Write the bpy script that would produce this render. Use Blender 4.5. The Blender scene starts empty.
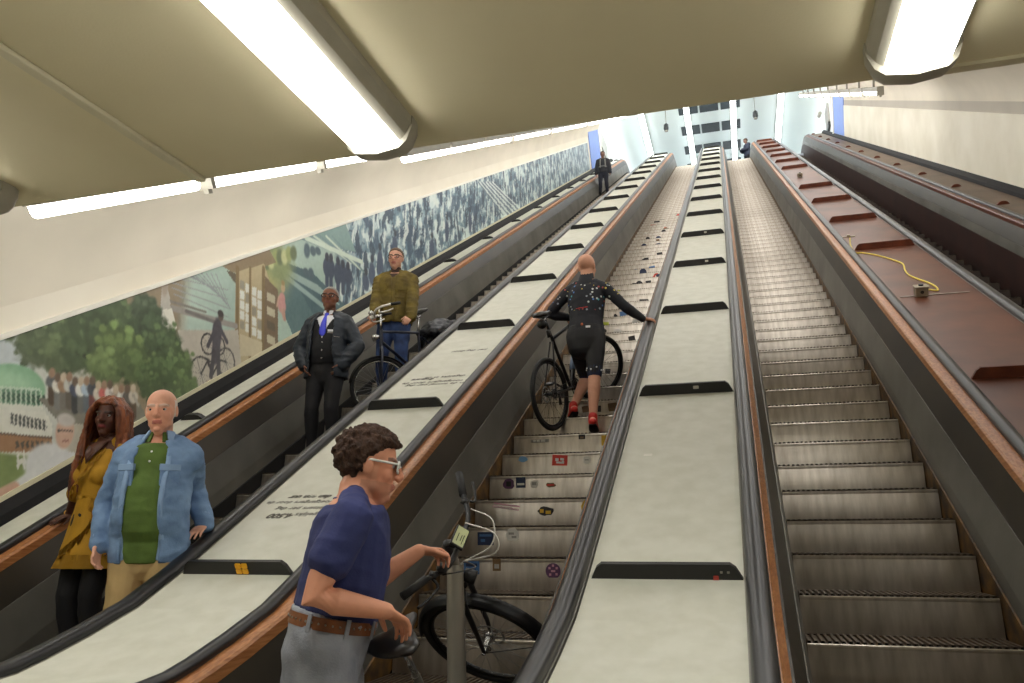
import bpy, bmesh, math, random
from mathutils import Vector, Matrix, noise
import numpy as np
random.seed(7)
SC = bpy.context.scene
COL = SC.collection
PI = math.pi
C30, S30 = math.cos(PI/6), math.sin(PI/6)
Y0 = 2.883                       # where the line of step noses meets the floor
CAMZ = 1.45

# ------------------------------------------------------------------ colour + material helpers
def lin(c):
    return tuple((v/255/12.92 if v/255 <= .04045 else ((v/255+.055)/1.055)**2.4) for v in c)
MATS = {}
def mat(name, rgb, rough=.6, metal=0., var=.12, scale=6., bump=0., bscale=60., spec=.5, attr=None, emit=0., stretch=None, rgb2=None, coat=0., mix=None):
    if name in MATS: return MATS[name]
    m = bpy.data.materials.new(name); m.use_nodes = True
    nt = m.node_tree; N = nt.nodes; L = nt.links
    b = N['Principled BSDF']
    c = lin(rgb)
    b.inputs['Roughness'].default_value = rough
    b.inputs['Metallic'].default_value = metal
    b.inputs['Specular IOR Level'].default_value = spec
    b.inputs['Coat Weight'].default_value = coat
    tc = N.new('ShaderNodeTexCoord'); mp = N.new('ShaderNodeMapping')
    L.new(tc.outputs['Object'], mp.inputs['Vector'])
    if stretch: mp.inputs['Scale'].default_value = stretch
    nz = N.new('ShaderNodeTexNoise'); nz.inputs['Scale'].default_value = scale; nz.inputs['Detail'].default_value = 5
    L.new(mp.outputs['Vector'], nz.inputs['Vector'])
    rp = N.new('ShaderNodeValToRGB')
    d = lin(rgb2) if rgb2 else tuple(v*(1-var) for v in c)
    e = c if rgb2 else tuple(min(1, v*(1+var)) for v in c)
    rp.color_ramp.elements[0].position = .34; rp.color_ramp.elements[1].position = .66
    rp.color_ramp.elements[0].color = (*d, 1); rp.color_ramp.elements[1].color = (*e, 1)
    L.new(nz.outputs['Fac'], rp.inputs['Fac'])
    src = rp.outputs['Color']
    if attr:
        at = N.new('ShaderNodeAttribute'); at.attribute_name = attr
        mx = N.new('ShaderNodeMix'); mx.data_type = 'RGBA'; mx.blend_type = 'MULTIPLY'; mx.inputs['Factor'].default_value = 1.
        rp.color_ramp.elements[0].color = (1-var,)*3+(1,); rp.color_ramp.elements[1].color = (1,)*3+(1,)
        L.new(at.outputs['Color'], mx.inputs['A']); L.new(src, mx.inputs['B']); src = mx.outputs['Result']
    L.new(src, b.inputs['Base Color'])
    if bump:
        n2 = N.new('ShaderNodeTexNoise'); n2.inputs['Scale'].default_value = bscale; n2.inputs['Detail'].default_value = 4
        L.new(mp.outputs['Vector'], n2.inputs['Vector'])
        bp = N.new('ShaderNodeBump'); bp.inputs['Strength'].default_value = bump; bp.inputs['Distance'].default_value = .01
        L.new(n2.outputs['Fac'], bp.inputs['Height']); L.new(bp.outputs['Normal'], b.inputs['Normal'])
    if emit:
        b.inputs['Emission Color'].default_value = (*c, 1); b.inputs['Emission Strength'].default_value = emit
    MATS[name] = m
    return m
def wood(name, rgb, rgb2, rough=.4, axis=(14, 1.2, 14)):
    return mat(name, rgb, rough, rgb2=rgb2, scale=5, stretch=axis, bump=.15, bscale=12)

# ------------------------------------------------------------------ object helpers
def tag(o, label=None, cat=None, group=None, kind=None):
    if label: o['label'] = label
    if cat: o['category'] = cat
    if group: o['group'] = group
    if kind: o['kind'] = kind
    return o
def empty(name, loc=(0, 0, 0), label=None, cat=None, group=None, rot=None):
    o = bpy.data.objects.new(name, None); COL.objects.link(o); o.location = loc
    if rot: o.rotation_euler = rot
    o.empty_display_size = .1
    return tag(o, label, cat, group)
def link(name, me, m=None, parent=None, world=True):
    o = bpy.data.objects.new(name, me); COL.objects.link(o)
    if m:
        for mm in (m if isinstance(m, (list, tuple)) else [m]): me.materials.append(mm)
    if parent:
        o.parent = parent
        if world:
            o.matrix_parent_inverse = mworld(parent).inverted()
    return o
def mworld(o):
    mtx = Matrix.LocRotScale(o.location, o.rotation_euler, o.scale)
    if o.parent: mtx = mworld(o.parent) @ o.matrix_parent_inverse @ mtx
    return mtx
def obj(name, bm, m=None, parent=None, smooth=False, world=True, sharp=None):
    me = bpy.data.meshes.new(name)
    bmesh.ops.recalc_face_normals(bm, faces=bm.faces)
    bm.to_mesh(me); bm.free()
    if smooth:
        me.polygons.foreach_set('use_smooth', [True]*len(me.polygons))
        if sharp: me.set_sharp_from_angle(angle=math.radians(sharp))
    return link(name, me, m, parent, world)
def B(): return bmesh.new()
def box(bm, x0, x1, y0, y1, z0, z1, M=None):
    vs = [bm.verts.new((x, y, z)) for x in (x0, x1) for y in (y0, y1) for z in (z0, z1)]
    if M:
        for v in vs: v.co = M @ v.co
    for f in ((0,1,3,2),(4,6,7,5),(0,4,5,1),(2,3,7,6),(0,2,6,4),(1,5,7,3)):
        bm.faces.new([vs[i] for i in f])
    return vs
def bevel(bm, w, seg=2):
    bmesh.ops.bevel(bm, geom=list(bm.edges), offset=w, segments=seg, affect='EDGES', profile=.5)
    return bm
def frame(t, side):
    t = t.normalized(); s = side - t*side.dot(t)
    if s.length < 1e-5: s = t.orthogonal()
    s.normalize(); return s, t.cross(s)
def loft(bm, pts, rad, side=(1, 0, 0), n=14, cap=True, phase=0.):
    """closed elliptical tube through pts; rad = scalar or (a along side, b across) per point"""
    pts = [Vector(p) for p in pts]; k = len(pts)
    if not isinstance(rad, list): rad = [rad]*k
    rad = [(r, r) if not isinstance(r, (tuple, list)) else tuple(r) for r in rad]
    side = Vector(side)
    rings = []
    def ring(c, t, a, b):
        s, u = frame(t, side)
        return [bm.verts.new(c + s*(a*math.cos(phase+2*PI*i/n)) + u*(b*math.sin(phase+2*PI*i/n))) for i in range(n)]
    tans = []
    for i in range(k):
        t = (pts[min(i+1, k-1)] - pts[max(i-1, 0)])
        if t.length < 1e-6: t = Vector((0, 0, 1))
        tans.append(t.normalized())
    if cap:
        r = rad[0]; m_ = min(r)
        for f in (.97, .72, .38):
            h = m_*f; q = math.sqrt(max(0, 1-f*f)); rings.append(ring(pts[0]-tans[0]*h, tans[0], r[0]*max(q, .05), r[1]*max(q, .05)))
    for i in range(k): rings.append(ring(pts[i], tans[i], *rad[i]))
    if cap:
        r = rad[-1]; m_ = min(r)
        for f in (.38, .72, .97):
            h = m_*f; q = math.sqrt(max(0, 1-f*f)); rings.append(ring(pts[-1]+tans[-1]*h, tans[-1], r[0]*max(q, .05), r[1]*max(q, .05)))
    for a, b in zip(rings[:-1], rings[1:]):
        for i in range(n): bm.faces.new((a[i], a[(i+1) % n], b[(i+1) % n], b[i]))
    bm.faces.new(rings[0][::-1]); bm.faces.new(rings[-1])
    return rings
def smoothpts(pts, sub=4):
    """Catmull-Rom through pts"""
    P = [Vector(p) for p in pts]; out = []
    P = [P[0]*2-P[1]] + P + [P[-1]*2-P[-2]]
    for i in range(1, len(P)-2):
        for j in range(sub):
            t = j/sub; a, b, c, d = P[i-1:i+3]
            out.append(.5*((2*b)+(c-a)*t+(2*a-5*b+4*c-d)*t*t+(3*b-a-3*c+d)*t**3))
    out.append(P[-2]); return out
def tube(bm, pts, r, n=8, sub=4, side=(1, .3, .2)):
    if sub > 1 and len(pts) > 2: pts = smoothpts(pts, sub)
    return loft(bm, pts, r, side, n, cap=False)
def ball(bm, c, r, M=None, u=16, v=10):
    """ellipsoid"""
    r = (r, r, r) if not isinstance(r, (tuple, list)) else r
    mt = Matrix.Translation(Vector(c)) @ Matrix.Diagonal((*r, 1))
    if M: mt = M @ mt
    bmesh.ops.create_uvsphere(bm, u_segments=u, v_segments=v, radius=1, matrix=mt)
def cyl(bm, a, b, r, n=16, r2=None):
    a, b = Vector(a), Vector(b)
    return loft(bm, [a, b], [r, r if r2 is None else r2], (b-a).orthogonal(), n, cap=False)
def ring_torus(bm, c, axis, R, r, n=40, k=8, r_ax=None):
    c = Vector(c); axis = Vector(axis).normalized(); u = axis.orthogonal().normalized(); v = axis.cross(u)
    r_ax = r_ax or r
    rs = []
    for i in range(n):
        a = 2*PI*i/n; d = u*math.cos(a)+v*math.sin(a)
        rs.append([bm.verts.new(c + d*(R+r*math.cos(2*PI*j/k)) + axis*(r_ax*math.sin(2*PI*j/k))) for j in range(k)])
    for i in range(n):
        p, q = rs[i], rs[(i+1) % n]
        for j in range(k): bm.faces.new((p[j], p[(j+1) % k], q[(j+1) % k], q[j]))
def remeshed(name, bm, m, parent, voxel=.01, smooth=2, disp=None, world=True):
    """one continuous surface grown over the overlapping volumes in bm"""
    me = bpy.data.meshes.new(name+'_raw'); bmesh.ops.recalc_face_normals(bm, faces=bm.faces); bm.to_mesh(me); bm.free()
    o = bpy.data.objects.new('tmp', me); COL.objects.link(o)
    md = o.modifiers.new('r', 'REMESH'); md.mode = 'VOXEL'; md.voxel_size = voxel; md.use_smooth_shade = True
    if smooth:
        sm = o.modifiers.new('s', 'SMOOTH'); sm.iterations = smooth; sm.factor = .5
    dg = bpy.context.evaluated_depsgraph_get()
    ev = o.evaluated_get(dg); res = bpy.data.meshes.new_from_object(ev)
    bpy.data.objects.remove(o); bpy.data.meshes.remove(me)
    res.name = name
    if disp:
        for v, nn in zip(res.vertices, [Vector(x.vector) for x in res.vertex_normals]):
            v.co = v.co + nn*disp(v.co, nn)
    res.polygons.foreach_set('use_smooth', [True]*len(res.polygons))
    return link(name, res, m, parent, world)
def paint(o, fn, name='Col'):
    me = o.data
    at = me.color_attributes.new(name, 'FLOAT_COLOR', 'POINT')
    buf = np.ones((len(me.vertices), 4), dtype=np.float32)
    for i, v in enumerate(me.vertices): buf[i, :3] = fn(v.co)
    at.data.foreach_set('color', buf.ravel())
    return o
def copy_tree(o, parent=None):
    c = o.copy(); COL.objects.link(c)
    if parent: c.parent = parent
    for ch in [x for x in bpy.data.objects if x.parent == o]: copy_tree(ch, c)
    return c
def sweep(bm, path, prof, close=True, caps=True):
    """extrude a section [(x, w)] along a path [(Y,Z)]; w is measured square to the path"""
    P = [Vector((0, y, z)) for y, z in path]; rows = []
    for i, p in enumerate(P):
        t = (P[min(i+1, len(P)-1)]-P[max(i-1, 0)]).normalized()
        nrm = Vector((0, -t.z, t.y))
        rows.append([bm.verts.new(p + nrm*w + Vector((x, 0, 0))) for x, w in prof])
    n = len(prof)
    for a, b in zip(rows[:-1], rows[1:]):
        for i in range(n if close else n-1):
            bm.faces.new((a[i], a[(i+1) % n], b[(i+1) % n], b[i]))
    if close and caps:
        bm.faces.new(rows[0][::-1]); bm.faces.new(rows[-1])
def onslope(s, W, x=0.):
    """point at s metres up the slope, W square above the line of step noses"""
    return Vector((x, Y0 + s*C30 - W*S30, s*S30 + W*C30))
SLOPE = Matrix(((1, 0, 0), (0, C30, -S30), (0, S30, C30)))       # columns: across, up the slope, square to it

# ------------------------------------------------------------------ camera
cam_d = bpy.data.cameras.new('camera'); cam = bpy.data.objects.new('camera', cam_d); COL.objects.link(cam)
cam_d.sensor_width = 36; cam_d.lens = 36*789/1024; cam_d.clip_end = 200; cam_d.clip_start = .05
cam.matrix_world = Matrix(((.95999, .07038, .27106, 0), (.28003, -.23103, -.93178, 0), (-.00295, .97040, -.24149, CAMZ), (0, 0, 0, 1)))
SC.camera = cam
SC.view_settings.view_transform = 'Standard'; SC.view_settings.look = 'None'
SC.view_settings.gamma = 1; SC.view_settings.use_curve_mapping = False
SC.view_settings.exposure = 0.0
# pixel + depth -> world, used to read places off the photograph
_R = Matrix(((.95999, .07038, .27106), (.28003, -.23103, -.93178), (-.00295, .97040, -.24149)))
def at(px, py, d):
    return _R @ Vector(((px-512)/789*d, -(py-341.5)/789*d, -d)) + Vector((0, 0, CAMZ))
# ------------------------------------------------------------------ materials of the place
M_deck = mat('cream deck lino', (212, 212, 199), .62, scale=9, rgb2=(202, 202, 187), bump=.06, bscale=200)
M_brown = mat('brown deck lino', (112, 66, 44), .42, scale=2.2, rgb2=(88, 50, 34))
M_cleat = mat('black cleat', (24, 23, 22), .45, var=.3)
M_cleatw = mat('brown cleat', (112, 54, 28), .5, rgb2=(82, 38, 20), scale=9)
M_wood = wood('varnished wood', (188, 130, 82), (152, 94, 52), .38)
M_rubber = mat('handrail rubber', (26, 26, 29), .34, var=.15, spec=.5)
M_guide = mat('handrail guide metal', (150, 146, 138), .35, .8, .1)
M_skirt = mat('grey skirt panel', (124, 122, 114), .45, .35, scale=1.6, rgb2=(98, 96, 90), bump=.05)
M_inner = mat('dark bronze panel', (66, 60, 50), .42, .35, scale=1.5, rgb2=(50, 46, 40))
M_strip = mat('worn yellow strip', (120, 84, 30), .6, scale=9, rgb2=(48, 36, 22))
M_step = mat('worn aluminium riser', (196, 189, 178), .3, .93, scale=4, rgb2=(166, 157, 146), stretch=(4, 1, .8), bump=.04, bscale=25)
M_tread = mat('ridged tread', (92, 78, 64), .5, .6, .25, scale=30)
M_gap = mat('step shadow gap', (14, 12, 10), .8)
M_wall = mat('cream wall', (232, 226, 210), .7, scale=.8, rgb2=(222, 214, 196), bump=.04, bscale=40)
M_panelR = mat('cream wall panel', (242, 238, 222), .6, scale=1.2, rgb2=(230, 225, 206))
M_ceil = mat('olive ceiling board', (220, 211, 178), .8, scale=.9, rgb2=(211, 201, 168), bump=.1, bscale=80)
M_vault = mat('vault plaster', (226, 219, 202), .75, var=.05, scale=1)
M_batten = mat('cream ceiling batten', (205, 198, 170), .6, var=.05)
M_white = mat('white trim', (235, 233, 222), .5, var=.03)
M_hall = mat('hall ceiling', (238, 246, 242), .6, var=.02, scale=.5)
M_hallw = mat('hall wall', (236, 240, 236), .6, var=.02, scale=.5)
M_blue = mat('blue portal', (120, 152, 226), .5, var=.05)
M_dark = mat('dark ceiling grille', (38, 50, 54), .5, var=.15)
M_black = mat('black plastic', (22, 22, 24), .4, var=.15)
M_board = mat('dark wall board', (24, 23, 25), .7, var=.2, spec=.2)
M_lamp_grey = mat('grey lamp housing', (164, 160, 146), .5, var=.06)
M_floor = mat('pale landing floor', (200, 195, 182), .6, var=.06)
M_land = mat('landing floor plates', (128, 134, 142), .4, .2, .12)
def emitter(name, rgb, s):
    m = mat(name, rgb, .5, emit=s); return m
L_fix = emitter('lit diffuser', (255, 253, 246), 14.)
L_row = emitter('lit tube', (255, 252, 248), 14.)
L_vault = emitter('added vault lamp', (255, 252, 248), 7.)  # glow of the rows added under the vault crown
L_hall = emitter('lit hall strip', (244, 250, 255), 5.)

def line(Y, W): return (Y-Y0)*C30/ C30 * math.tan(PI/6) + W/C30
def deck_path(lo=2.0, hi=38.0):
    bot = [(2.0, .855), (2.5, .865), (2.83, .90), (2.97, .935), (3.2, 1.005), (3.5, 1.11), (3.8, 1.262)]
    top = [(33.6, line(33.6, .63)), (34.1, 18.70), (34.6, 18.87), (35.1, 18.95), (35.7, 18.97), (38., 18.97)]
    pts = bot + [(Y, line(Y, .63)) for Y in (4.2, 8, 14, 20, 26, 32)] + top
    return [p for p in pts if lo <= p[0] <= hi]
PATH = deck_path()
WD = .63
XC = {1: -3.77, 2: -1.52, 3: .74, 4: 3.0}
XL, XR = -4.95, 4.37

def structure(name, bm, m, **k):
    return tag(obj(name, bm, m, **k), kind='structure')
# floors
bm = B(); box(bm, XL, XR, -7, 2.98, -.2, .1); structure('floor', bm, M_floor)
bm = B(); box(bm, -7.5, 7.5, 34.35, 62, 17.6, 18.0); structure('floor.001', bm, M_land)
bm = B(); P = [(2.0, line(2.0,-.62)), (33.8, line(33.8, -.62)), (34.4, 17.4)]
sweep(bm, P, [(XL, 0), (XR, 0), (XR, -.2), (XL, -.2)]); structure('floor.002', bm, M_gap)
# side walls of shaft and landing
def side_wall(name, x, out):
    bm = B()
    a = [(-7, -.2), (3.1, -.2), (3.4, -.4), (31.0, line(31, -.9)), (31.0, line(31, 2.4)), (3.0, line(3.0, 2.9)), (-7, 3.4)]
    v1 = [bm.verts.new((x, y, z)) for y, z in a]; v2 = [bm.verts.new((x+out, y, z)) for y, z in a]
    bm.faces.new(v1); bm.faces.new(v2[::-1])
    for i in range(len(a)): bm.faces.new((v1[i], v1[(i+1) % len(a)], v2[(i+1) % len(a)], v2[i]))
    return structure(name, bm, M_wall)
side_wall('wall_left', XL, -.25); side_wall('wall_right', XR, .25).data.materials[0] = mat('grey plaster wall', (186, 180, 168), .75, var=.05, scale=1)
bm = B(); box(bm, XL-.25, XR+.25, -7.2, -7, -.2, 3.5); structure('wall_back', bm, mat('darkened lobby wall', (70, 66, 60), .7))  # dark colour stands in for an unlit lobby, reflected in the near risers
# vault over the slope: springs from the side walls, crown over the middle
xm, hw = (XL+XR)/2, (XR-XL)/2
prof = []
for i in range(25):
    a = PI - PI*i/24
    prof.append((xm + (hw+.02)*math.cos(a), 1.86 + 1.55*math.sin(a)**.8 if 0 < i < 24 else 1.86))
prof2 = [(xm+(x-xm)*1.05, w+.2) for x, w in prof][::-1]
bm = B(); sweep(bm, [(3.22 + 1.5, line(3.22+1.5, 0)), (12, line(12, 0)), (22, line(22, 0)), (31.2, line(31.2, 0))], prof+prof2)
structure('ceiling.001', bm, M_vault, smooth=True, sharp=40)
# low flat ceiling over the landing, with its edge at Y 3.15
bm = B(); box(bm, XL-.25, XR+.25, -7, 3.15, 3.25, 3.6); structure('ceiling', bm, M_ceil)
bm = B(); box(bm, XL-.25, XR+.25, 2.95, 3.15, 3.6, 5.2); structure('ceiling.003', bm, M_vault)
# ceiling battens
k = 1
for x in (-2.57, -.42, 1.9):
    if x == -.42: continue
    bm = B(); box(bm, x-.025, x+.025, -6.9, 3.14, 3.225, 3.249); bevel(bm, .006); structure('trim_%d' % k, bm, M_batten); k += 1
bm = B(); box(bm, .86, XR, 3.12, 3.165, 3.235, 3.27); structure('trim_%d' % k, bm, M_batten); k += 1
bm = B(); sweep(bm, [(3.3, line(3.3, 0)), (28.7, line(28.7, 0))], [(XR-.004, .72), (XR-.004, 1.83), (XR-.03, 1.83), (XR-.03, .72)])
tag(obj('wall_panel', bm, M_panelR), 'long blank cream panel on the right-hand wall', 'panel')
# side boards along the foot of both walls
for nm, x, sgn in (('baseboard_left', XL, 1), ('baseboard_right', XR, -1)):
    bm = B(); prof = [(x, -.3), (x, .125), (x+sgn*.03, .125), (x+sgn*.10, .06), (x+sgn*.115, .0), (x+sgn*.115, -.3)]
    sweep(bm, PATH[2:-5], prof if sgn > 0 else prof[::-1]); structure(nm, bm, M_board)
# pale rails that frame the picture wall, and blue reveal at the top of the shaft
for w0, w1 in ((.735, .785), (1.80, 1.835)):
    bm = B(); sweep(bm, [(2.6, line(2.6, 0)), (28.2, line(28.2, 0))], [(XL+.002, w0), (XL+.035, w0), (XL+.035, w1), (XL+.002, w1)])
    structure('trim_%d' % k, bm, M_batten if w0 < 1 else M_white); k += 1
for sgn, x in ((1, XL), (-1, XR)):
    bm = B(); prof = [(x+sgn*.004, .4), (x+sgn*.03, .4), (x+sgn*.03, 2.4), (x+sgn*.4, 2.95), (x+sgn*.37, 2.98), (x+sgn*.004, 2.42)]
    sweep(bm, [(28.75, line(28.75, 0)), (31.0, line(31.0, 0))], prof if sgn > 0 else prof[::-1]); structure('trim_%d' % k, bm, M_blue); k += 1
    bm = B(); prof = [(x-sgn*.3, .4), (x+sgn*.06, .4), (x+sgn*.06, 2.4), (x+sgn*.45, 3.0), (x+sgn*.1, 3.1), (x-sgn*.3, 2.42)]
    sweep(bm, [(31.0, line(31.0, 0)), (31.25, line(31.25, 0))], prof if sgn > 0 else prof[::-1]); structure('trim_%d' % k, bm, M_white); k += 1
# upper hall: coved ceiling, side walls, end wall
prof = []
HZ = 22.5
for i in range(9):
    a = PI - PI/2*i/8; prof.append((-4.1+1.1*math.cos(a), HZ-1.1+1.1*math.sin(a)))
for i in range(9):
    a = PI/2 - PI/2*i/8; prof.append((3.75+1.1*math.cos(a), HZ-1.1+1.1*math.sin(a)))
bm = B(); rows = []
for y in (31.0, 61.0): rows.append([[bm.verts.new((x, y, z+o)) for x, z in prof] for o in (0, .3)])
for i in range(len(prof)-1):
    for o in (0, 1): bm.faces.new((rows[0][o][i], rows[0][o][i+1], rows[1][o][i+1], rows[1][o][i]))
for r in rows:
    for i in range(len(prof)-1): bm.faces.new((r[0][i], r[0][i+1], r[1][i+1], r[1][i]))
structure('ceiling.002', bm, M_hall, smooth=True, sharp=30)
for nm, x0, x1 in (('wall_left.001', -5.4, -5.2), ('wall_right.001', 4.85, 5.05)):
    bm = B(); box(bm, x0, x1, 31.0, 61, 15.5, 21.6); structure(nm, bm, M_hallw)
bm = B(); box(bm, XR+.25, XR+1.5, 31.0, 31.2, 14, 21.5); structure('wall_front', bm, M_hallw)

# ------------------------------------------------------------------ escalators
STEP0 = 1.878; PITCH = .4157
def step_mesh():
    """ridged tread with its nose at the origin, curved riser below it"""
    bm = B(); hwid = .495
    n = 30; rows = [[], []]
    for i in range(n):
        xa = -hwid + 2*hwid*i/n; pw = 2*hwid/n
        for (x, z) in ((xa, -.012), (xa+pw*.12, 0), (xa+pw*.55, 0), (xa+pw*.67, -.012)):
            rows[0].append(bm.verts.new((x, .0, z))); rows[1].append(bm.verts.new((x, .366, z)))
    rows[0].append(bm.verts.new((hwid, 0, -.012))); rows[1].append(bm.verts.new((hwid, .366, -.012)))
    for i in range(len(rows[0])-1):
        f = bm.faces.new((rows[0][i], rows[0][i+1], rows[1][i+1], rows[1][i])); f.material_index = 1
    prof = [(.0, -.012), (-.003, -.017), (-.003, -.026), (-.001, -.034)]
    for j in range(1, 7):
        t = j/6; prof.append((-.001 - .010*math.sin(t*PI*.5), -.036-.176*t))
    rr = [[bm.verts.new((x, y, z)) for y, z in prof] for x in (-hwid, hwid)]
    for j in range(len(prof)-1):
        bm.faces.new((rr[0][j], rr[1][j], rr[1][j+1], rr[0][j+1])).material_index = 0
    # side cheeks and underside
    for x in (-hwid, hwid):
        v = [bm.verts.new((x, y, z)) for y, z in ((.0, -.012), (.366, -.012), (.366, -.1), (.03, -.212), (.02, -.12))]
        f = bm.faces.new(v); f.material_index = 2
    bmesh.ops.remove_doubles(bm, verts=bm.verts, dist=1e-5)
    me = bpy.data.meshes.new('step')
    bmesh.ops.recalc_face_normals(bm, faces=bm.faces); bm.to_mesh(me); bm.free()
    for m in (M_step, M_tread, M_gap): me.materials.append(m)
    return me
STEP = step_mesh()
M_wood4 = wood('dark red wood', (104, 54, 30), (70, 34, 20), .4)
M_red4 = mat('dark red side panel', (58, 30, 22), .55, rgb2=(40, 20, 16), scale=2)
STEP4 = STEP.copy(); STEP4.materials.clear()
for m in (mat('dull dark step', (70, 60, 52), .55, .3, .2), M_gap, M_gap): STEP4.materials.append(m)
def steps_for(root, cx, ph, k0, k1, w=0.):
    out = {}
    for k_ in range(k0, k1):
        s = STEP0 + ph + PITCH*k_
        p = onslope(s, w, cx)
        if p.z > 17.97: break
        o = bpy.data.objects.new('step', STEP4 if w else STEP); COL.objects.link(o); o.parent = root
        o.location = p - root.location
        out[k_] = o
    return out
def mirror(prof, cx, sgn):
    r = [(cx+sgn*x, w) for x, w in prof]
    return r if sgn > 0 else r[::-1]
ESC_LABEL = {1: 'escalator carrying people down beside the long picture wall',
             2: 'escalator with stickers on its risers, carrying two men and bicycles',
             3: 'empty escalator between the cream deck and the brown deck',
             4: 'dim escalator beyond the brown deck, beside the blank cream wall'}
ESC, STEPS = {}, {}
for c, cx in XC.items():
    root = empty('escalator', (cx, Y0, 0), ESC_LABEL[c], 'escalator', 'escalators rising side by side')
    ESC[c] = root
    for sgn in (-1, 1):
        bm = B(); sweep(bm, PATH, mirror([(.512, -.75), (.512, -.50), (.548, -.25), (.575, -.25), (.575, -.75)] if c < 4 else [(.532, -.37), (.549, -.25), (.575, -.25), (.575, -.37)], cx, sgn)); obj('skirt_panel', bm, M_skirt, root)
        far = (c in (1, 2) and sgn > 0) or (c in (3, 4) and sgn < 0)
        bm = B(); sweep(bm, PATH, mirror([(.552, -.256), (.556, -.24), (.617, -.062), (.66, -.062), (.66, -.256)], cx, sgn)); obj('inner_panel', bm, M_inner, root)
        wp = [(.612, -.062), (.612, -.012), (.622, -.001), (.70, -.001), (.70, -.062)] if not far else [(.628, -.062), (.64, -.045), (.662, -.012), (.70, -.008), (.70, -.062)]
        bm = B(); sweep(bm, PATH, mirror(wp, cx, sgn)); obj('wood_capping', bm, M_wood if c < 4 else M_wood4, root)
        bm = B(); rp = []; r0 = .668 if far else .686
        for i in range(9):
            a = PI*i/8; rp.append(((r0+.768)/2 - (.768-r0)/2*math.cos(a), .006+(.046 if far else .036)*math.sin(a)**.7))
        sweep(bm, PATH, mirror([(r0+.012, -.01)] + rp + [(.755, -.01)], cx, sgn)); obj('handrail', bm, M_rubber, root, smooth=True, sharp=50)
        bm = B(); sweep(bm, PATH, mirror([(.69, -.02), (.69, .004), (.774, .004), (.774, -.02)], cx, sgn)); obj('handrail_guide', bm, M_guide, root)
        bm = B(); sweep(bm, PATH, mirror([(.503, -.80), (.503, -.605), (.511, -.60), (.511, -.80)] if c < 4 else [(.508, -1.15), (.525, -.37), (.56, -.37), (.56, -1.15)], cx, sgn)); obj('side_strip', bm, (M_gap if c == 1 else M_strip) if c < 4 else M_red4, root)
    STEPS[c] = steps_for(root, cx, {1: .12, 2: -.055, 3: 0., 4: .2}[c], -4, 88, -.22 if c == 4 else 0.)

# ------------------------------------------------------------------ decks between them
def deck(x0, x1, m, label, mc, short=None, skip=()):
    root = obj('balustrade_deck', sweep_bm(PATH, [(x0, -.05), (x0, 0), (x1, 0), (x1, -.05)]), m)
    tag(root, label, 'deck')
    a, b = (x0+.012, x1-.012) if not short else short
    hgt, th = (.082, .022) if not short else (.05, .05)
    ch = .055 if not short else (b-a)*.35
    for i in range(15):
        s = 1.44 + 2.452*i
        if s > 36.2: break
        if i in skip: continue
        bm = B()
        pr = [(a, 0), (b, 0), (b-ch*.55, hgt*.75), (b-ch, hgt), (a+ch, hgt), (a+ch*.55, hgt*.75)]
        lo = [bm.verts.new((x, -th/2, z)) for x, z in pr]; hi = [bm.verts.new((x, th/2, z)) for x, z in pr]
        bm.faces.new(lo); bm.faces.new(hi[::-1])
        for q in range(len(pr)): bm.faces.new((lo[q], lo[(q+1) % len(pr)], hi[(q+1) % len(pr)], hi[q]))
        o = obj('cleat', bm, mc, None); o.parent = root
        o.location = onslope(s, WD); o.rotation_euler = (PI/6, 0, 0)
    return root
def sweep_bm(p, prof):
    bm = B(); sweep(bm, p, prof); return bm
g = .775
D12 = deck(XC[1]+g, XC[2]-g, M_deck, 'cream deck with printed text, behind the man in the navy shirt', M_cleat)
D23 = deck(XC[2]+g+.008, XC[3]-g+.012, M_deck, 'cream deck between the stickered and the empty escalator', M_cleat)
D34 = deck(XC[3]+g, XC[4]-g, M_brown, 'brown deck with the yellow cable lying on it', M_cleatw, skip=(2, 7))
D01 = deck(XL+.10, XC[1]-g, M_deck, 'narrow cream deck along the foot of the picture wall', M_cleat, short=(XL+.13, XC[1]-g-.03))
D45 = deck(XC[4]+g, XR-.10, mat('dull brown deck', (100, 80, 64), .5, rgb2=(82, 64, 50), scale=2), 'narrow brown deck along the foot of the blank right wall', M_cleatw, short=(XC[4]+g+.05, XC[4]+g+.22))

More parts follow.
